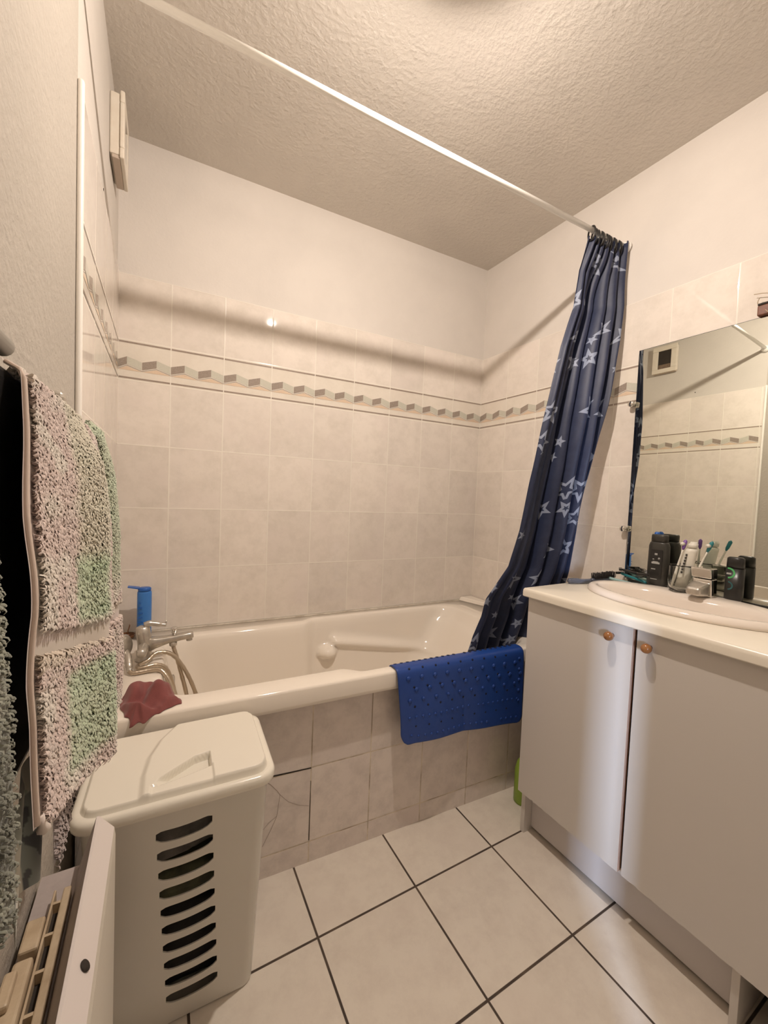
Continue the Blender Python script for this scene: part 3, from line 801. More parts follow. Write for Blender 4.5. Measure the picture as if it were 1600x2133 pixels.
# basin tap
tp = thing('basin_tap', W(1.18, 0.075, 0.919), 'chrome basin mixer tap between the glass tumbler and black deodorant', 'tap')
mb = MB()
mb.quadbox([W(1.156, 0.060, 0.919), W(1.208, 0.060, 0.919), W(1.208, 0.098, 0.919), W(1.156, 0.098, 0.919),
            W(1.153, 0.058, 0.9775), W(1.206, 0.058, 0.9775), W(1.206, 0.100, 0.9775), W(1.153, 0.100, 0.9775)], M_chrome, 0.004, 3)
build('body', mb, parent=tp)
mb = MB()
mb.quadbox([W(1.152, 0.101, 0.930), W(1.204, 0.101, 0.921), W(1.196, 0.152, 0.9265), W(1.156, 0.152, 0.9265),
            W(1.152, 0.101, 0.970), W(1.204, 0.101, 0.966), W(1.196, 0.152, 0.952), W(1.156, 0.152, 0.952)], M_oldchrome, 0.008, 4); build('spout', mb, parent=tp)
mb = MB()
mb.quadbox([W(1.150, 0.057, 0.9785), W(1.206, 0.057, 0.9785), W(1.206, 0.102, 0.980), W(1.150, 0.102, 0.980),
            W(1.147, 0.057, 1.014), W(1.205, 0.057, 1.012), W(1.205, 0.106, 1.012), W(1.147, 0.106, 1.014)], M_chrome, 0.004, 3); build('lever', mb, parent=tp)

# ------------------------------------------------------------------ mirror with clips
mi = thing('wall_mirror', W(1.35, 0.0, 0.903), 'large frameless mirror on the tiled wall above the basin', 'mirror')
mb = MB()
mb.box((0.882, 0.0012, 0.903), (1.84, 0.0060, 1.8135), W, M_mirror_edge); build('backing', mb, parent=mi)
mb = MB(); mb.poly([W(0.8835, 0.0064, 0.9085), W(1.84, 0.0064, 0.9085), W(1.84, 0.0064, 1.812), W(0.8835, 0.0064, 1.812)], M_mirror); build('mirror_glass', mb, parent=mi)
mb = MB(); mb.poly([W(0.8825, 0.0061, 0.904), W(0.8975, 0.0077, 0.904), W(0.8975, 0.0077, 1.8125), W(0.8825, 0.0061, 1.8125)], M_mirror); bv = build('bevelled_edge', mb, parent=mi); bv['label'] = 'narrow bevelled mirror edge'
mb = MB(); mb.box((0.90, 0.0062, 0.9025), (1.84, 0.0095, 0.9135), W, M_mirror_edge, 0.001); build('bottom_channel', mb, parent=mi)
for z in (1.606, 1.112):
    mb = MB(); ax = W(0, 1, 0)
    mb.lathe([(0.008, 0), (0.008, 0.013), (0.0122, 0.014), (0.0122, 0.025), (0.0100, 0.028), (0.0001, 0.0282)], W(0.8735, 0.0008, z), ax, M_chrome, 20)
    cp = build('clip', mb, parent=mi); cp['label'] = 'small round chrome clip'

# wiring above the mirror
wr = thing('wire_terminal', W(1.262, 0.0, 1.8145), 'small dark red-brown terminal block with loose wires above the mirror', 'wiring')
mb = MB(); mb.box((1.2405, 0.0008, 1.8145), (1.30, 0.022, 1.846), W, M_copper, 0.003); build('block', mb, parent=wr)
mb = MB(); mb.box((1.241, 0.003, 1.8455), (1.302, 0.024, 1.852), W, M_darkslot, 0.002); build('cover', mb, parent=wr)
for pts in ([(1.243, 0.012, 1.846), (1.2385, 0.016, 1.858), (1.243, 0.018, 1.872)], [(1.285, 0.012, 1.848), (1.272, 0.016, 1.872), (1.252, 0.018, 1.882), (1.228, 0.016, 1.888)],
            [(1.258, 0.020, 1.83), (1.275, 0.028, 1.812), (1.30, 0.03, 1.802)]):
    mb = MB(); mb.tube(catmull([W(*p) for p in pts], 6), 0.0012, M_wire, 6); build('wire', mb, parent=wr)

# ------------------------------------------------------------------ things on the worktop and basin
hb = thing('hairbrush', W(0.85, 0.19, 0.9), 'grey-handled hairbrush with dark bristles at the left worktop edge', 'hairbrush')
mb = MB(); pts = catmull([W(0.829, 0.288, 0.911), W(0.841, 0.26, 0.912), W(0.852, 0.225, 0.910), W(0.858, 0.19, 0.910)], 6)
mb.tube(pts, [0.004]+[0.010]*3+[0.0105]*5+[0.009]*(len(pts)-9), M_brush, 12); build('handle', mb, parent=hb)
mb = MB(); pts = catmull([W(0.858, 0.19, 0.910), W(0.861, 0.15, 0.910), W(0.862, 0.10, 0.910), W(0.862, 0.045, 0.910)], 6)
mb.tube(pts, [0.009]+[0.010]*(len(pts)-2)+[0.006], M_brush, 12); hbh = build('head', mb, parent=hb)
mb = MB()
for i in range(26):
    for j in range(5):
        a = W(0.853+0.0045*j, 0.178-0.0052*i, 0.917); d = Vector((random.uniform(-.003, .003), random.uniform(-.003, .003), 0.020+random.uniform(0, .004)))
        mb.tube([a, a+d], 0.0011, M_bristle, 5)
br_ = build('bristles', mb, parent=hbh); br_['label'] = 'dark brush bristles'

def razor(s, n, z, ang, lift, mcol, label):
    t = thing('razor', W(s, n, z), label, 'razor', 'disposable razors piled by the mirror corner')
    d = (W(math.cos(ang), math.sin(ang), 0)-W(0, 0, 0)); p0 = W(s, n, z+0.006)
    pts = catmull([p0 - d*0.05, p0 - d*0.02 + Vector((0, 0, lift*0.3)), p0 + d*0.03 + Vector((0, 0, lift*0.7)), p0 + d*0.055 + Vector((0, 0, lift))], 5)
    mb = MB(); mb.tube(pts, [0.0035]+[0.0052]*(len(pts)-2)+[0.0035], mcol, 8); build('handle', mb, parent=t)
    e = p0 + d*0.06 + Vector((0, 0, lift)); q = Vector((-d.y, d.x, 0))
    mb = MB(); mb.quadbox([e-d*0.005-q*0.019-Vector((0, 0, .004)), e+d*0.006-q*0.019-Vector((0, 0, .004)), e+d*0.006+q*0.019-Vector((0, 0, .004)), e-d*0.005+q*0.019-Vector((0, 0, .004)),
                           e-d*0.005-q*0.019+Vector((0, 0, .005)), e+d*0.006-q*0.019+Vector((0, 0, .005)), e+d*0.006+q*0.019+Vector((0, 0, .005)), e-d*0.005+q*0.019+Vector((0, 0, .005))], M_black, 0.002); build('head', mb, parent=t)
    return t
razor(0.915, 0.075, 0.9, 2.9, 0.012, M_palebl, 'pale teal razor lying lowest in the pile beside the hairbrush bristles')
razor(0.940, 0.045, 0.914, 3.3, 0.016, M_teal, 'dark teal razor lying across the middle of the razor pile')
razor(0.945, 0.025, 0.928, 2.6, 0.02, M_black, 'black razor on top of the razor pile nearest the mirror')
razor(0.965, 0.060, 0.921, 0.9, 0.03, M_dkgrey, 'charcoal razor sticking up beside the black shampoo bottle')

sh = thing('shampoo_bottle', W(1.022, 0.045, 0.919), 'tall matt black shampoo bottle with pale print in front of the mirror', 'bottle')
def oval(s, n, a, b, z, k=28): return [W(s+a*math.copysign(abs(math.cos(2*PI*i/k))**0.7, math.cos(2*PI*i/k)), n+b*math.copysign(abs(math.sin(2*PI*i/k))**0.7, math.sin(2*PI*i/k)), z) for i in range(k)]
mb = MB(); mb.rings([oval(1.022, .045, .030, .018, .9195), oval(1.022, .045, .034, .021, .924), oval(1.022, .045, .034, .021, 1.00), oval(1.022, .045, .033, .020, 1.062), oval(1.022, .045, .030, .019, 1.072), oval(1.022, .045, .027, .0175, 1.077)], M_dkgrey); build('body', mb, parent=sh)
mb = MB(); mb.rings([oval(1.022, .045, .0265, .0172, 1.078), oval(1.022, .045, .0265, .0172, 1.100), oval(1.022, .045, .0245, .0155, 1.104)], M_dkgrey); build('cap', mb, parent=sh)
mb = MB()
mb.box((1.006, 0.0664, 0.945), (1.043, 0.0672, 1.050), W, M_black)
mb.box((1.018, 0.0672, 1.030), (1.027, 0.0676, 1.037), W, M_print); mb.lathe([(0.004, 0), (0.0001, 0.0004)], W(1.033, .0672, 1.018), W(0, 1, 0), M_print, 12)
mb.box((1.012, 0.0672, 1.013), (1.017, 0.0676, 1.016), W, M_print); mb.box((1.009, 0.0672, 0.998), (1.036, 0.0676, 1.0045), W, M_print); mb.box((1.013, 0.0672, 1.0045), (1.031, 0.0676, 1.007), W, M_print)
mb.box((1.009, 0.0672, 0.977), (1.023, 0.0676, 0.9805), W, M_print); mb.box((1.008, 0.0664, 0.941), (1.03, 0.0672, 0.9435), W, M_print)
build('label', mb, parent=sh)
fb = thing('blue_cap_tube', W(1.000, 0.017, 0.904), 'slim bottle with bright blue cap peeking over the black shampoo bottle', 'bottle')
mb = MB(); mb.lathe([(0.009, 0), (0.010, 0.004), (0.010, 0.17), (0.007, 0.185)], W(0.999, 0.0205, 0.901), m=M_dkgrey); build('body', mb, parent=fb)
mb = MB(); mb.lathe([(0.0078, 0.186), (0.0085, 0.19), (0.0085, 0.206), (0.005, 0.211)], W(0.999, 0.0205, 0.901), m=M_bluecap); build('cap', mb, parent=fb)

tm = tag(build('glass_tumbler', MB().lathe([(0.0001, 0.0), (0.026, 0.0), (0.034, 0.012), (0.0365, 0.035), (0.034, 0.085), (0.0335, 0.0915), (0.0318, 0.0915), (0.0322, 0.085), (0.0345, 0.035), (0.032, 0.014), (0.024, 0.006), (0.0001, 0.006)], W(1.112, 0.086, 0.9195), m=M_glass, n=40)),
         'clear round glass tumbler holding toothbrushes and toothpaste', 'glass')
def toothbrush(bot, top, mh, mhead, label):
    t = thing('toothbrush', bot, label, 'toothbrush', 'toothbrushes standing in the glass tumbler')
    a, b = Vector(bot), Vector(top); d = (b-a)
    mb = MB(); pts = [a+d*k/10 for k in range(9)]
    mb.tube(pts, [0.0035, .0045, .005, .0048, .0042, .0036, .003, .0027, .0027], mh, 8); build('handle', mb, parent=t)
    mb = MB(); mb.tube([a+d*0.78, a+d*0.84, a+d*0.97, b], [0.0025, 0.0055, 0.006, 0.002], mhead, 10); th_ = build('head', mb, parent=t)
    q = W(-0.4, 0.9, 0).normalized(); mb = MB(); mb.tube([a+d*0.91+q*0.003, a+d*0.91+q*0.013], [0.0062, 0.0058], M_white, 10); build('bristles', mb, parent=th_)
toothbrush(W(1.092, 0.098, 0.932), W(1.110, 0.060, 1.096), M_white, M_purple, 'white and purple toothbrush leaning left in the glass tumbler')
toothbrush(W(1.134, 0.078, 0.932), W(1.192, 0.076, 1.100), M_white, M_teal, 'toothbrush with teal head leaning right in the glass tumbler')
tpst = thing('toothpaste_tube', W(1.114, 0.082, 0.928), 'white toothpaste tube standing cap up in the glass tumbler', 'toothpaste')
mb = MB()
def tube_ring(a, b, z, ds, dn, k=24): return [W(1.112+ds+(z-0.93)*0.10+0.007+a*math.cos(2*PI*i/k), 0.085+dn+b*math.sin(2*PI*i/k), z) for i in range(k)]
mb.rings([tube_ring(.0195, .0015, .932, -0.006, -0.004), tube_ring(.0195, .007, .965, -0.003, -0.003), tube_ring(.019, .013, 1.01, 0.002, -0.001), tube_ring(.018, .0165, 1.058, 0.006, 0), tube_ring(.017, .016, 1.066, 0.007, 0), tube_ring(.009, .009, 1.072, 0.0075, 0)], M_white); build('body', mb, parent=tpst)
mb = MB(); mb.rings([tube_ring(.0135, .0135, 1.0725, 0.0075, 0), tube_ring(.0135, .0135, 1.086, 0.0085, 0), tube_ring(.010, .010, 1.0875, 0.0085, 0), tube_ring(.0095, .0095, 1.093, 0.009, 0)], M_white); build('cap', mb, parent=tpst)
mb = MB()
for k in range(7):
    a0 = 1.30+0.05*k; z0 = 1.048-0.010*k
    p = W(1.112+0.003+(z0-0.93)*0.10+0.007+0.0185*math.cos(a0+0.35), 0.085+0.0168*math.sin(a0+0.35), z0)
    mb.quadbox([p+Vector((dx*0.0022, dy*0.0022, dz*0.0036)) for dx, dy, dz in ((-1, -1, -1), (1, -1, -1), (1, 1, -1), (-1, 1, -1), (-1, -1, 1), (1, -1, 1), (1, 1, 1), (-1, 1, 1))], M_dkgrey)
build('print', mb, parent=tpst)

de = thing('deodorant_bottle', W(1.246, 0.047, 0.919), 'short black deodorant bottle with a green ring print beside the tap', 'bottle')
mb = MB(); mb.rings([oval(1.246, .047, .021, .0145, .9195), oval(1.246, .047, .0235, .0165, .923), oval(1.246, .047, .0235, .0165, 1.02)], M_black); build('body', mb, parent=de)
mb = MB(); mb.rings([oval(1.246, .047, .0225, .0158, 1.0205), oval(1.246, .047, .0215, .015, 1.052), oval(1.246, .047, .017, .012, 1.056)], M_black); build('cap', mb, parent=de)
mb = MB()
for a0, a1, r0, r1, mm, zz in ((-1.6, 1.75, 0.0125, 0.0175, M_green, 1.005), (-1.5, 1.5, 0.010, 0.014, M_dteal, 0.965)):
    mb = MB()
    for k in range(16):
        t0, t1 = a0+(a1-a0)*k/16, a0+(a1-a0)*(k+1)/16
        mb.poly([W(1.2345+r*math.cos(t), 0.0640, zz+r*math.sin(t)) for r, t in ((r0, t0), (r1, t0), (r1, t1), (r0, t1))], mm)
    build('ring_print', mb, parent=de)
mb = MB(); mb.box((1.230, 0.0637, 1.000), (1.242, 0.0641, 1.006), W, M_print); build('print', mb, parent=de)

# green bottle squeezed between tub and vanity
gb = thing('cleaner_bottle', (-0.345, -0.738, 0), 'lime green plastic bottle in the gap between tub panel and vanity', 'bottle')
mb = MB(); mb.lathe([(0.030, 0), (0.033, 0.006), (0.033, 0.13), (0.026, 0.16), (0.014, 0.18)], (-0.310, -0.745, 0.0005), m=M_limegreen); build('body', mb, parent=gb)
mb = MB(); mb.lathe([(0.0145, 0.181), (0.0145, 0.20), (0.012, 0.203)], (-0.310, -0.745, 0.0005), m=M_white); build('cap', mb, parent=gb)

# ------------------------------------------------------------------ bath tap end: bottle, soap dish, mixer, shower
bb = thing('body_wash_bottle', (-1.673, -0.085, ZR), 'blue upright body wash bottle with open flip cap in the tub corner', 'bottle')
mb = MB(); mb.rings([[Vector((-1.673+a*math.cos(2*PI*k/28), -0.085+b*math.sin(2*PI*k/28), ZR+z)) for k in range(28)] for a, b, z in ((.022, .016, .0015), (.0245, .018, .006), (.0245, .018, .18), (.0235, .017, .187), (.021, .015, .190))], M_bluebottle); build('body', mb, parent=bb)
mb = MB(); mb.lathe([(0.019, 0.1905), (0.0195, 0.193), (0.0195, 0.200), (0.016, 0.203)], (-1.673, -0.085, ZR), m=M_bluecap, sx=1.15)
build('cap', mb, parent=bb)
mb = MB(); mb.quadbox([(-1.728, -0.100, ZR+.2075), (-1.69, -0.102, ZR+.199), (-1.69, -0.070, ZR+.199), (-1.728, -0.074, ZR+.2075), (-1.728, -0.100, ZR+.2115), (-1.69, -0.102, ZR+.204), (-1.69, -0.070, ZR+.204), (-1.728, -0.074, ZR+.2115)], M_bluecap, 0.0015); build('flip_lid', mb, parent=bb)
mb = MB()
for z, w_ in ((0.145, .006), (0.125, .010), (0.105, .012), (0.088, .011), (0.07, .012)):
    mb.box((-1.692, -0.1046, ZR+z), (-1.692+w_*1.3, -0.1022, ZR+z+0.004), m=M_bluecap)
mb.box((-1.692, -0.1046, ZR+.03), (-1.682, -0.1022, ZR+.042), m=M_limegreen)
build('print', mb, parent=bb)
sd = thing('soap_dish', (-1.735, -0.06, ZR), 'small brown glass soap dish with hook in the left tub corner', 'soap dish')
mb = MB(); mb.lathe([(0.0001, 0.0008), (0.024, 0.0008), (0.030, 0.006), (0.0315, 0.016), (0.0300, 0.017), (0.028, 0.009), (0.0001, 0.005)], (-1.735, -0.06, ZR), m=M_soap, n=32); build('dish', mb, parent=sd)
mb = MB(); mb.tube([(-1.728, -0.07, ZR+.006), (-1.727, -0.07, ZR+.035), (-1.722, -0.072, ZR+.052), (-1.721, -0.072, ZR+.06)], 0.0022, M_soap, 8); mb.lathe([(0.007, 0), (0.006, 0.012), (0.003, 0.016)], (-1.728, -0.07, ZR+0.006), m=M_soap); build('hook', mb, parent=sd)

bm_ = thing('bath_mixer', (-1.655, -0.30, ZR), 'limescaled chrome bath mixer tap on the left tub rim', 'tap')
mb = MB()
mb.rings([[Vector((-1.658+a*math.cos(2*PI*k/24)+sh_, -0.30+b*math.sin(2*PI*k/24), ZR+z)) for k in range(24)] for a, b, z, sh_ in
          ((.027, .027, .0008, 0), (.027, .027, .004, 0), (.023, .023, .008, 0), (.021, .022, .03, .002), (.0225, .0225, .06, .002), (.022, .022, .09, -.002), (.0205, .0205, .113, -.004), (.012, .012, .118, -.004))], M_oldchrome)
mb.tube([(-1.66, -0.385, ZR+.05), (-1.66, -0.375, ZR+.05), (-1.658, -0.30, ZR+.05), (-1.658, -0.232, ZR+.05)], [0.011, .0155, .0165, .0155], M_oldchrome, 16)
build('body', mb, parent=bm_)
mb = MB()
def rect_ring(c0, t, w, h):
    t = Vector(t).normalized(); q = Vector((0, 1, 0)); u_ = t.cross(q)*-1
    return [Vector(c0)+q*(w*a)+u_*(h*b) for a, b in ((-1, -.7), (-.7, -1), (.7, -1), (1, -.7), (1, .7), (.7, 1), (-.7, 1), (-1, .7))]
mb.rings([rect_ring(c0, (1, 0, .12), w_, h_) for c0, w_, h_ in (((-1.650, -0.30, ZR+.052), .018, .026), ((-1.625, -0.30, ZR+.056), .017, .018), ((-1.585, -0.30, ZR+.062), .015, .0115), ((-1.545, -0.30, ZR+.067), .0145, .0105), ((-1.515, -0.30, ZR+.070), .014, .0105), ((-1.506, -0.30, ZR+.070), .011, .008))], M_oldchrome)
mb.lathe([(0.0105, 0), (0.0105, 0.010)], (-1.519, -0.30, ZR+.051), m=M_oldchrome)
spt = build('spout', mb, parent=bm_)
mb = MB(); mb.lathe([(0.006, -0.002), (0.006, 0.010), (0.0095, 0.011), (0.0095, 0.022), (0.0115, 0.024), (0.0115, 0.028), (0.008, 0.030)], (-1.567, -0.30, ZR+.073), m=M_chrome); build('diverter_knob', mb, parent=spt)
mb = MB(); mb.lathe([(0.0125, 0), (0.0125, 0.014), (0.009, 0.018)], (-1.570, -0.30, ZR+.054), (0, 0, -1), M_oldchrome); build('hose_outlet', mb, parent=spt)
mb = MB()
mb.tube(catmull([(-1.657, -0.30, ZR+.119), (-1.640, -0.30, ZR+.124), (-1.612, -0.30, ZR+.118), (-1.592, -0.30, ZR+.114)], 5), [0.011]*6+[0.0085]*5+[0.006]*5, M_oldchrome, 10)
mb.tube([(-1.595, -0.30, ZR+.114), (-1.592, -0.30, ZR+.130)], 0.0025, M_oldchrome, 8)
build('lever', mb, parent=bm_)
# hand shower parked on the rim with its hose looping into the tub
hs = thing('hand_shower', (-1.70, -0.40, ZR), 'grey-green hand shower leaning behind the towel with its steel hose looped into the tub', 'hand shower')
mb = MB(); hd = Vector((0.55, -0.25, 0.15)).normalized()
mb.lathe([(0.0001, 0.010), (0.030, 0.010), (0.034, 0.006), (0.033, -0.004), (0.022, -0.014), (0.0001, -0.018)], (-1.712, -0.34, ZR+.072), hd, M_oldchrome, 28); build('head', mb, parent=hs)
mb = MB(); mb.tube(catmull([(-1.708, -0.345, ZR+.052), (-1.697, -0.372, ZR+.040), (-1.692, -0.395, ZR+.022), (-1.688, -0.415, ZR+.012)], 5), [0.011]*5+[.0105]*6+[.0085]*5, M_oldchrome, 12); build('handle', mb, parent=hs)
mb = MB()
hp = catmull([(-1.689, -0.414, ZR+.011), (-1.675, -0.424, ZR+.0085), (-1.63, -0.42, ZR+.009), (-1.60, -0.43, ZR+.006), (-1.575, -0.45, ZR-.03), (-1.55, -0.47, ZR-.10), (-1.53, -0.45, ZR-.2), (-1.50, -0.40, ZR-.27), (-1.475, -0.36, ZR-.22), (-1.51, -0.335, ZR-.09), (-1.565, -0.32, ZR+.006), (-1.615, -0.325, ZR+.028), (-1.645, -0.345, ZR+.012), (-1.67, -0.37, ZR+.009), (-1.66, -0.395, ZR+.009), (-1.615, -0.385, ZR+.010), (-1.583, -0.38, ZR-.02), (-1.556, -0.38, ZR-.12), (-1.535, -0.37, ZR-.22), (-1.52, -0.345, ZR-.16), (-1.548, -0.312, ZR-.04), (-1.568, -0.30, ZR+.030), (-1.570, -0.30, ZR+.040)], 10)
mb.tube(hp, [0.0068*(1+0.07*math.sin(i*2.4)) for i in range(len(hp))], M_hose, 10); hz = build('hose', mb, parent=hs)

# red cloth on the tub corner
def cloth_lump():
    n = 42; P = []
    for i in range(n+1):
        row = []
        for j in range(n+1):
            u, v = i/n*2-1, j/n*2-1
            x = u*0.064; y = v*0.058
            d = max(abs(u), abs(v))
            e = 1-smst(0.72, 1.0, d)
            w1 = mnoise.noise(Vector((u*1.7+3, v*1.7, 0.3)))
            fold = math.sin(3.2*u+2.6*v+1.2*w1*2)
            z = 0.010 + e*(0.026 + 0.012*fold + 0.016*w1 + 0.018*math.exp(-((u-0.25)**2+(v+0.05)**2)/0.12)) - 0.010*math.exp(-((u+0.45+0.5*v)/0.16)**2)*e
            x += 0.010*mnoise.noise(Vector((u*2, v*2, 5))); y += 0.010*mnoise.noise(Vector((u*2, v*2, 9)))
            ang = 0.35; X, Y = x*math.cos(ang)-y*math.sin(ang), x*math.sin(ang)+y*math.cos(ang)
            wx, wy = -1.622+X, -0.622+Y*1.25
            zz = ZR + 0.003 + max(z-0.010, 0.0)
            fy = yf_out(wx)
            if wy < fy+0.006: zz -= min((fy+0.006-wy)*0.9, 0.022); wy = max(wy, fy-0.012)
            row.append(Vector((wx, wy, zz)))
        P.append(row)
    return P
mb = MB(); mb.grid(cloth_lump(), M_red); rc = build('face_cloth', mb); solid(rc, 0.004, 1); subsurf(rc, 1)
tag(rc, 'crumpled dark red washcloth on the tub corner above the hamper', 'washcloth')

# ------------------------------------------------------------------ laundry hamper
HX0, HX1, HY0, HY1, HZ = -1.732, -1.352, -0.998, -0.722, 0.578
hm = thing('laundry_hamper', ((HX0+HX1)/2, (HY0+HY1)/2, 0), 'off-white plastic laundry hamper with curved front slots and lid before the tub', 'laundry hamper')
def hring(z, inset=0.0):
    t = z/0.555
    x0 = -1.700 + (-1.716+1.700)*t + inset; x1 = -1.377 + (1.377-1.366)*t - inset
    y0 = -0.910 + (-0.982+0.910)*t + inset; y1 = -0.745 + inset*-1
    return rrect(x0, x1, y0, y1, 0.028-inset, 5, z, ID, 4)
mb = MB()
outer = [hring(z) for z in (0.0015, 0.004, 0.15, 0.3, 0.45, 0.555)]
outer[0] = hring(0.0015, 0.004)
inner = [hring(z, 0.003) for z in (0.555, 0.45, 0.3, 0.15, 0.006)]
mb.rings(outer+inner, M_hamper)
body = build('body', mb, parent=hm, smooth=35)
cut = MB()
for k in range(10):
    zc = 0.500 - 0.0472*k; xc = -1.536 + 0.0026*k; hw = 0.0525; hh = 0.0136
    top = [(xc+hw*a, zc - 0.006*(1-a*a) + hh*(1-abs(a)**8*0.45) + 0.003*a) for a in np.linspace(-1, 1, 13)]
    bot = [(xc+hw*a, zc - 0.008*(1-a*a) - hh*(1-abs(a)**8*0.45) + 0.003*a) for a in np.linspace(1, -1, 13)]
    cut.rings([[Vector((x, -1.05, z)) for x, z in top+bot], [Vector((x, -0.85, z)) for x, z in top+bot]], M_hamper)
co = build('slot_cutter', cut, base=(0, 0, 0))
bo = body.modifiers.new('slots', 'BOOLEAN'); bo.operation = 'DIFFERENCE'; bo.object = co; bo.solver = 'EXACT'
body.modifiers.move(len(body.modifiers)-1, 0)
bpy.context.view_layer.update()
dg = bpy.context.evaluated_depsgraph_get()
nm = bpy.data.meshes.new_from_object(body.evaluated_get(dg))
body.modifiers.clear(); body.data = nm
bpy.data.objects.remove(co)
for p in nm.polygons: p.use_smooth = True
md = body.modifiers.new('edge_split', 'EDGE_SPLIT'); md.split_angle = math.radians(35)
# rim + lid
mb = MB()
mb.rings([rrect(HX0+d, HX1-d, HY0+d, HY1-d, 0.04-d*0.5, 6, z, ID, 4) for d, z in ((0.006, 0.554), (0.001, 0.558), (0.0, 0.564), (0.0, 0.574), (0.003, 0.5795), (0.010, 0.5815), (0.015, 0.5800))], M_lid, cap0=True, cap1=True)
build('rim', mb, parent=hm, smooth=50)
NXL, NYL = 200, 150
def lid_z(x, y):
    z = 0.5915
    # S-shaped step between the sunken left part and the raised flap
    xc = interp(y, [-0.99, -0.977, -0.916, -0.852, -0.793, -0.74], [-1.614, -1.615, -1.616, -1.608, -1.588, -1.555])
    z += 0.007*smst(-0.007, 0.007, x-xc)
    # finger recess
    yt = interp(x, [-1.60, -1.587, -1.5175, -1.486], [-0.965, -0.940, -0.892, -0.886])
    yb = interp(x, [-1.60, -1.54, -1.4884], [-0.958, -0.946, -0.932])
    if -1.60 < x < -1.484:
        k = smst(-1.598, -1.56, x)*(1-smst(-1.488, -1.484, x))
        inside = smst(0.0, 0.003, yt-y)*smst(0.0, 0.045, y-yb+0.045)
        z -= 0.022*k*inside*(1-smst(-0.001, 0.004, yb-y))
    if -1.602 < x < -1.481 and y < yb:
        z -= 0.004*smst(-1.602, -1.597, x)*(1-smst(-1.483, -1.481, x))
    return z
P = []
ins = 0.014
for i in range(NYL+1):
    row = []
    for j in range(NXL+1):
        a, b = j/NXL*2-1, i/NYL*2-1
        # square to rounded-square map
        x = (HX0+HX1)/2 + a*((HX1-HX0)/2-ins); y = (HY0+HY1)/2 + b*((HY1-HY0)/2-ins)
        rr = 0.034; ex, ey = (HX1-HX0)/2-ins-rr, (HY1-HY0)/2-ins-rr
        lx, ly = x-(HX0+HX1)/2, y-(HY0+HY1)/2
        qx, qy = max(abs(lx)-ex, 0), max(abs(ly)-ey, 0); dd = math.hypot(qx, qy)
        if qx > 0 and qy > 0:
            sc = max(qx, qy)/dd if dd > 0 else 1
            qx *= sc; qy *= sc
            lx = math.copysign(ex+qx, lx); ly = math.copysign(ey+qy, ly)
        edge = max(abs(a), abs(b))
        z = lid_z(x, y); z += (0.5795-z)*smst(0.955, 1.0, edge)
        row.append(Vector(((HX0+HX1)/2+lx, (HY0+HY1)/2+ly, z)))
    P.append(row)
mb = MB(); mb.grid(P, M_lid); ld = build('lid', mb, parent=hm); 
# laundry inside, glimpsed through the slots
def lump(name, c0, rx_, ry_, rz_, seed, m_, label, colr='laundry inside the hamper'):
    mb = MB(); bmesh.ops.create_icosphere(mb.bm, subdivisions=4, radius=1.0)
    for v in mb.bm.verts:
        n = v.co.normalized(); d = 1 + 0.16*mnoise.noise(n*2.2+Vector((seed, 0, 0))) + 0.07*mnoise.noise(n*6+Vector((0, seed, 0)))
        cx = math.copysign(abs(n.x)**0.6, n.x); cy = math.copysign(abs(n.y)**0.6, n.y); cz = math.copysign(abs(n.z)**0.6, n.z)
        v.co = Vector((c0[0]+cx*rx_*d, c0[1]+cy*ry_*d, c0[2]+cz*rz_*d))
    for f in mb.bm.faces: f.smooth = True
    mb.mats.append(m_)
    return tag(build(name, mb), label, 'laundry', colr)
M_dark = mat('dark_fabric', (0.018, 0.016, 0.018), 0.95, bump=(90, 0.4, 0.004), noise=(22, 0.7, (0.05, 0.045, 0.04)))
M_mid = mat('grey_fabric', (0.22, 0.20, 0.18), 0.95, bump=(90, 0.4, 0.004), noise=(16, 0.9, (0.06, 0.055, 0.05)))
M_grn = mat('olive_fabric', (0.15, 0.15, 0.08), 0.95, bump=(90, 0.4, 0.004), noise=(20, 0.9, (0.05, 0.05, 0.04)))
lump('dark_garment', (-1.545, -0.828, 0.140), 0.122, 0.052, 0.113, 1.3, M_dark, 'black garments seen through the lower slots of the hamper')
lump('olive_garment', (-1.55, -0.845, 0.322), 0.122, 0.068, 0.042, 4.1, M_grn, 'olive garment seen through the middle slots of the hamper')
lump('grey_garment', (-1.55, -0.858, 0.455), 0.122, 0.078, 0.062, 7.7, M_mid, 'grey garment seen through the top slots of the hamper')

# ------------------------------------------------------------------ towel rail and towels on the left wall
tr_ = thing('towel_warmer', L(1.55, 0.04, 0.75), 'black panel towel warmer with a grey tube on the left wall', 'towel rail')
mb = MB(); mb.box((1.10, 0.036, 0.985), (1.84, 0.0675, 1.283), L, M_blackrad, 0.012, 4); build('panel', mb, parent=tr_)
mb = MB(); mb.tube([L(1.549, 0.073, 1.2835), L(1.556, 0.0735, 1.284), L(1.70, 0.075, 1.285), L(1.84, 0.075, 1.285)], [0.003, 0.0058, 0.0065, 0.0065], M_railgrey, 16); build('tube', mb, parent=tr_)
for s0 in (1.238, 1.78):
    mb = MB(); mb.box((s0-0.012, -0.0055, 1.285), (s0+0.012, 0.050, 1.318), L, M_oldchrome, 0.008, 3); k_ = build('bracket', mb, parent=tr_); k_['label'] = 'rounded metal wall bracket'

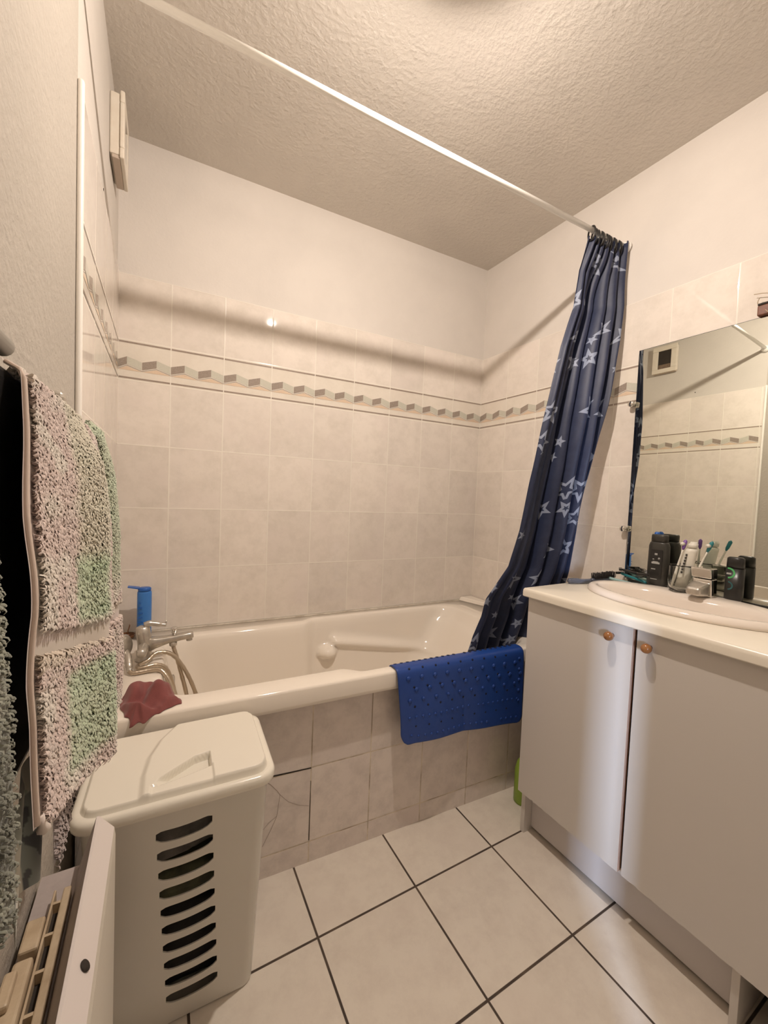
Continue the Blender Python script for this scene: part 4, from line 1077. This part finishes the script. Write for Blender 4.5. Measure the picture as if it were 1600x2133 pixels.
PINK, CREAM, GRN, GRN2, WHT, MAUV = (0.64, 0.52, 0.47), (0.68, 0.60, 0.48), (0.34, 0.50, 0.30), (0.50, 0.62, 0.42), (0.70, 0.64, 0.56), (0.40, 0.33, 0.31)
def terry(name, parent, surf, colf, tufts, size, nu=60, nv=90, base_dark=0.78, skip=None):
    """surf(u, v) -> point on the cloth; short looped tufts stand on it"""
    verts, faces, cols = [], [], []
    for i in range(nv+1):
        for j in range(nu+1):
            verts.append(surf(j/nu, i/nv)); cols.append(tuple(c*base_dark for c in colf(j/nu, i/nv)))
    for i in range(nv):
        for j in range(nu):
            a = i*(nu+1)+j; faces.append((a, a+1, a+nu+2, a+nu+1))
    for _ in range(tufts):
        u, v = random.random(), random.random()
        if skip and skip(u, v): continue
        p = surf(u, v); e = 0.004
        du = surf(min(u+e, 1), v)-surf(max(u-e, 0), v); dv = surf(u, min(v+e, 1))-surf(u, max(v-e, 0))
        n = du.cross(dv)
        if n.length < 1e-12: continue
        n.normalize()
        if n.dot(CAM-p) < 0: n = -n
        a = random.uniform(-0.9, 0.9); t = (dv.normalized()*math.cos(a)+du.normalized()*math.sin(a))
        q = n.cross(t); h = size*random.uniform(0.7, 1.35); w_ = size*0.26
        cc = colf(u, v); br = random.uniform(0.88, 1.1); cc = tuple(min(1, c*br) for c in cc)
        k0 = len(verts)
        for f_, hh, ww in ((0.0, 0.0, 1.0), (0.35, 0.75, 1.0), (0.8, 0.85, 0.9), (1.25, 0.45, 0.6)):
            b_ = p + n*(h*hh) + t*(h*f_)
            verts += [b_-q*w_*ww, b_+n*(w_*0.55), b_+q*w_*ww]; cols += [cc]*3
        for r_i in range(3):
            for c_i in range(2):
                a0 = k0+r_i*3+c_i; faces.append((a0, a0+1, a0+4, a0+3))
    org = worldloc(parent)
    me = bpy.data.meshes.new(name); me.from_pydata([tuple(Vector(v)-org) for v in verts], [], faces)
    at = me.color_attributes.new('tint', 'FLOAT_COLOR', 'POINT')
    at.data.foreach_set('color', np.array([(*c, 1.0) for c in cols], dtype=np.float32).ravel())
    me.polygons.foreach_set('use_smooth', [True]*len(me.polygons))
    me.materials.append(M_terry)
    o = bpy.data.objects.new(name, me); COL.objects.link(o); o.parent = parent
    return o
tw = thing('bath_towel', L(1.33, 0.08, 0.87), 'shaggy pink-beige towel with green patches hanging over the black towel warmer', 'towel')
def n_front(z): return interp(z, [0.85, 0.95, 1.13, 1.24, 1.285], [0.098, 0.096, 0.091, 0.080, 0.074])
def tow(u, v):
    # u: 0 near hem .. 1 far edge, v: 0 top .. 1 bottom
    zt = interp(u, [0, 0.5, 0.72, 0.80, 0.9, 1.0], [1.290, 1.291, 1.280, 1.296, 1.299, 1.272])
    zb = interp(u, [0, 0.12, 0.25, 0.5, 0.75, 1.0], [1.006, 0.980, 0.955, 0.915, 0.888, 0.870])
    z = zt + (zb-zt)*v
    s_near = interp(v, [0, 0.37, 0.55, 0.70, 1], [1.522, 1.566, 1.577, 1.586, 1.584]); s_far = interp(v, [0, 0.2, 0.5, 0.85, 1], [1.115, 1.085, 1.090, 1.080, 1.095])
    s = s_near + (s_far-s_near)*u
    n = n_front(z)
    # deep vertical folds towards the far edge
    c1, c2 = 0.50 + 0.02*v, 0.74
    n += 0.016*math.exp(-((u-c1+0.10)/0.10)**2)*smst(0.02, 0.2, v)
    n -= 0.020*math.exp(-((u-c1)/0.030)**2)*smst(0.02, 0.10, v)*(1-smst(0.6, 0.95, v)*0.8)
    n += 0.006*math.exp(-((u-0.63)/0.06)**2)*smst(0.02, 0.2, v)
    n -= 0.018*math.exp(-((u-c2)/0.026)**2)*smst(0.02, 0.1, v)*(1-smst(0.6, 1, v)*0.6)
    n += 0.006*math.exp(-((u-0.86)/0.08)**2)*smst(0.02, 0.2, v)
    n += 0.003*mnoise.noise(Vector((u*4, v*5, 1)))
    n -= 0.008*smst(0.93, 1.0, u)
    # rolls back over the top edge
    tp_ = 1-smst(0, 0.05, v); n -= 0.010*tp_
    return L(s, n, z - 0.004*tp_)
def towcol(u, v):
    w_ = 0.5+0.5*mnoise.noise(Vector((u*9, v*14, 3)))
    def mixc(a, b, t): return tuple(x*(1-t)+y*t for x, y in zip(a, b))
    c_ = mixc(PINK, WHT, smst(0.45, 0.75, w_))
    band = smst(0.24, 0.30, u+0.02*w_)*(1-smst(0.44, 0.48, u+0.02*w_))
    c_ = mixc(c_, mixc(CREAM, GRN2, 0.45), band*0.6*(1-smst(0.45, 0.5, v)))
    g = smst(0.40, 0.46, v)*(1-smst(0.58, 0.61, v))*smst(0.22, 0.26, u)*(1-smst(0.38, 0.44, u))
    g = max(g, 0.95*smst(0.69, 0.72, v)*(1-smst(0.93, 0.97, v))*smst(0.14, 0.20, u)*(1-smst(0.42, 0.48, u)))
    c_ = mixc(c_, mixc(GRN2, GRN, w_), g*0.75)
    g2 = smst(0.70, 0.74, u)*(1-smst(0.88, 0.93, u))*(1-smst(0.5, 0.62, v))
    c_ = mixc(c_, GRN, g2*0.55)
    flat = smst(0.62, 0.63, v)*(1-smst(0.665, 0.675, v))
    c_ = mixc(c_, (0.64, 0.55, 0.45), flat)
    return c_
weave = lambda u, v: (0.615 < v - 0.06*(u-0.5) < 0.672) or u < 0.035
terry('front_layer', tw, tow, towcol, 42000, 0.0042, skip=weave)
mb = MB(); mb.tube([tow(0.012, v)+Vector((0.001, -0.002, 0)) for v in np.linspace(0.01, 0.99, 40)], 0.0016, mat('towel_hem', (0.66, 0.54, 0.46), 0.9), 8); build('hem', mb, parent=tw)
def back(u, v):
    s = 1.50 + (1.13-1.50)*u; z = 1.27 + (0.915-0.05*u-0.01*math.sin(7*u)-1.27)*v
    n = 0.073 + 0.012*v + 0.004*math.sin(9*u+2*v)
    return L(s, n, z)
terry('back_layer', tw, back, lambda u, v: tuple(a*(0.9+0.3*mnoise.noise(Vector((u*12, v*12, 8)))) for a in MAUV), 9000, 0.0040, 30, 60, skip=lambda u, v: v < 0.55)
mb = MB(); q0 = tow(0.03, 0.985); mb.tube([q0, q0+Vector((0.001, 0.001, -0.006)), q0+Vector((0.0015, 0.002, -0.010)), q0+Vector((0.002, 0.002, -0.013))], [0.0025, 0.002, 0.0038, 0.001], mat('towel_corner', (0.68, 0.60, 0.54), 0.9), 8); tg_ = build('hem_corner', mb, parent=tw); tg_['label'] = 'pale knotted hem corner'
tw2 = thing('hand_towel', L(1.66, 0.085, 0.80), 'grey-green towel at the left photo edge, nearest hanging on the black towel warmer', 'towel')
def tow2(u, v):
    z = 1.262 + (0.985-1.262)*v
    s0 = interp(v, [0, 0.2, 0.4, 0.7, 1.0], [1.685, 1.652, 1.640, 1.628, 1.614])
    s = s0 + (1.84-s0)*u
    return L(s, 0.0875 + 0.005*math.sin(8*u+3*v) + 0.006*v - 0.012*(1-smst(0, 0.08, v)), z)
terry('cloth', tw2, tow2, lambda u, v: tuple(a*(0.8+0.5*mnoise.noise(Vector((u*9, v*9, 4)))) for a in (0.30, 0.31, 0.25)), 9000, 0.0024, 20, 60)
tw3 = thing('patterned_cloth', L(1.46, 0.066, 0.80), 'teal and pale patterned cloth hanging below the shaggy towel', 'cloth')
def tow3(u, v):
    s = 1.555 + (1.43-1.555)*u; z = 1.0 + (0.905 + 0.012*math.sin(7*u)-1.0)*v
    return L(s, 0.076 + 0.004*math.sin(11*u+2*v) - 0.004*u, z)
def t3c(u, v):
    w_ = mnoise.noise(Vector((u*7, v*6, 9)))
    if 0.35 < u < 0.75 and v > 0.25: return (0.02, 0.025, 0.03) if w_ > 0.1 else (0.16, 0.18, 0.16)
    return (0.46, 0.44, 0.36) if w_ > -0.1 else (0.30, 0.33, 0.27)
terry('cloth', tw3, tow3, t3c, 0, 0.004, 60, 60, 1.0)

# ------------------------------------------------------------------ wall heater (convector) below the towels
he = thing('wall_heater', L(1.38, 0.05, 0.1), 'white wall convector heater with yellowed top grille beneath the towels', 'heater')
S_A, S_B = 1.095, 1.80
prof = [(0.0, 0.12), (0.085, 0.12), (0.096, 0.13), (0.0965, 0.618), (0.0945, 0.632), (0.0735, 0.6585), (0.0700, 0.6585), (0.0480, 0.585), (0.0, 0.585)]
mb = MB()
def hp_ring(s): return [L(s, n, z) for n, z in prof]
R = [hp_ring(S_A), hp_ring(S_B)]
V = [[mb.bm.verts.new(p) for p in r] for r in R]; fs = []
for k in range(len(prof)):
    k2 = (k+1) % len(prof)
    f = mb.bm.faces.new((V[0][k], V[0][k2], V[1][k2], V[1][k])); fs.append(f)
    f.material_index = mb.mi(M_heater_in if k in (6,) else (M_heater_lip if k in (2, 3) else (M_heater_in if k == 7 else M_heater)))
fs.append(mb.bm.faces.new(V[0])); fs[-1].material_index = mb.mi(M_heater)
fs.append(mb.bm.faces.new(list(reversed(V[1])))); fs[-1].material_index = mb.mi(M_heater)
bmesh.ops.recalc_face_normals(mb.bm, faces=fs)
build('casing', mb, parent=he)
mb = MB()
mb.box((1.15, 0.037, 0.5855), (1.70, 0.0465, 0.603), L, M_yellow, 0.002)
mb.box((1.15, 0.0255, 0.5855), (1.70, 0.0285, 0.603), L, M_yellow, 0.001)
for k in range(9): mb.box((1.17+0.047*k, 0.0285, 0.5855), (1.174+0.047*k, 0.037, 0.602), L, M_yellow)
mb.box((1.16, 0.0285, 0.5855), (1.69, 0.037, 0.588), L, M_darkslot)
build('grille', mb, parent=he)
mb = MB()
mb.box((1.19, 0.004, 0.5855), (1.235, 0.0245, 0.606), L, M_yellow, 0.003); mb.box((1.25, 0.004, 0.5855), (1.34, 0.0245, 0.612), L, M_yellow, 0.004)
mb.box((1.27, 0.001, 0.612), (1.31, 0.014, 0.622), L, M_yellow, 0.003); mb.box((1.345, 0.004, 0.5855), (1.43, 0.024, 0.604), L, M_yellow, 0.004); mb.box((1.44, 0.002, 0.5855), (1.52, 0.024, 0.615), L, M_yellow, 0.004)
build('controls', mb, parent=he)
mb = MB(); hc = L(1.325, 0.0862, 0.6445); hn = (L(0, 0.0265, 0.021)-L(0, 0, 0)).normalized()
mb.lathe([(0.0065, 0.0), (0.0065, 0.0012), (0.0001, 0.0012)], hc-hn*0.0004, Vector((hn.x, hn.y, hn.z)), M_darkslot, 16); build('screw_hole', mb, parent=he)
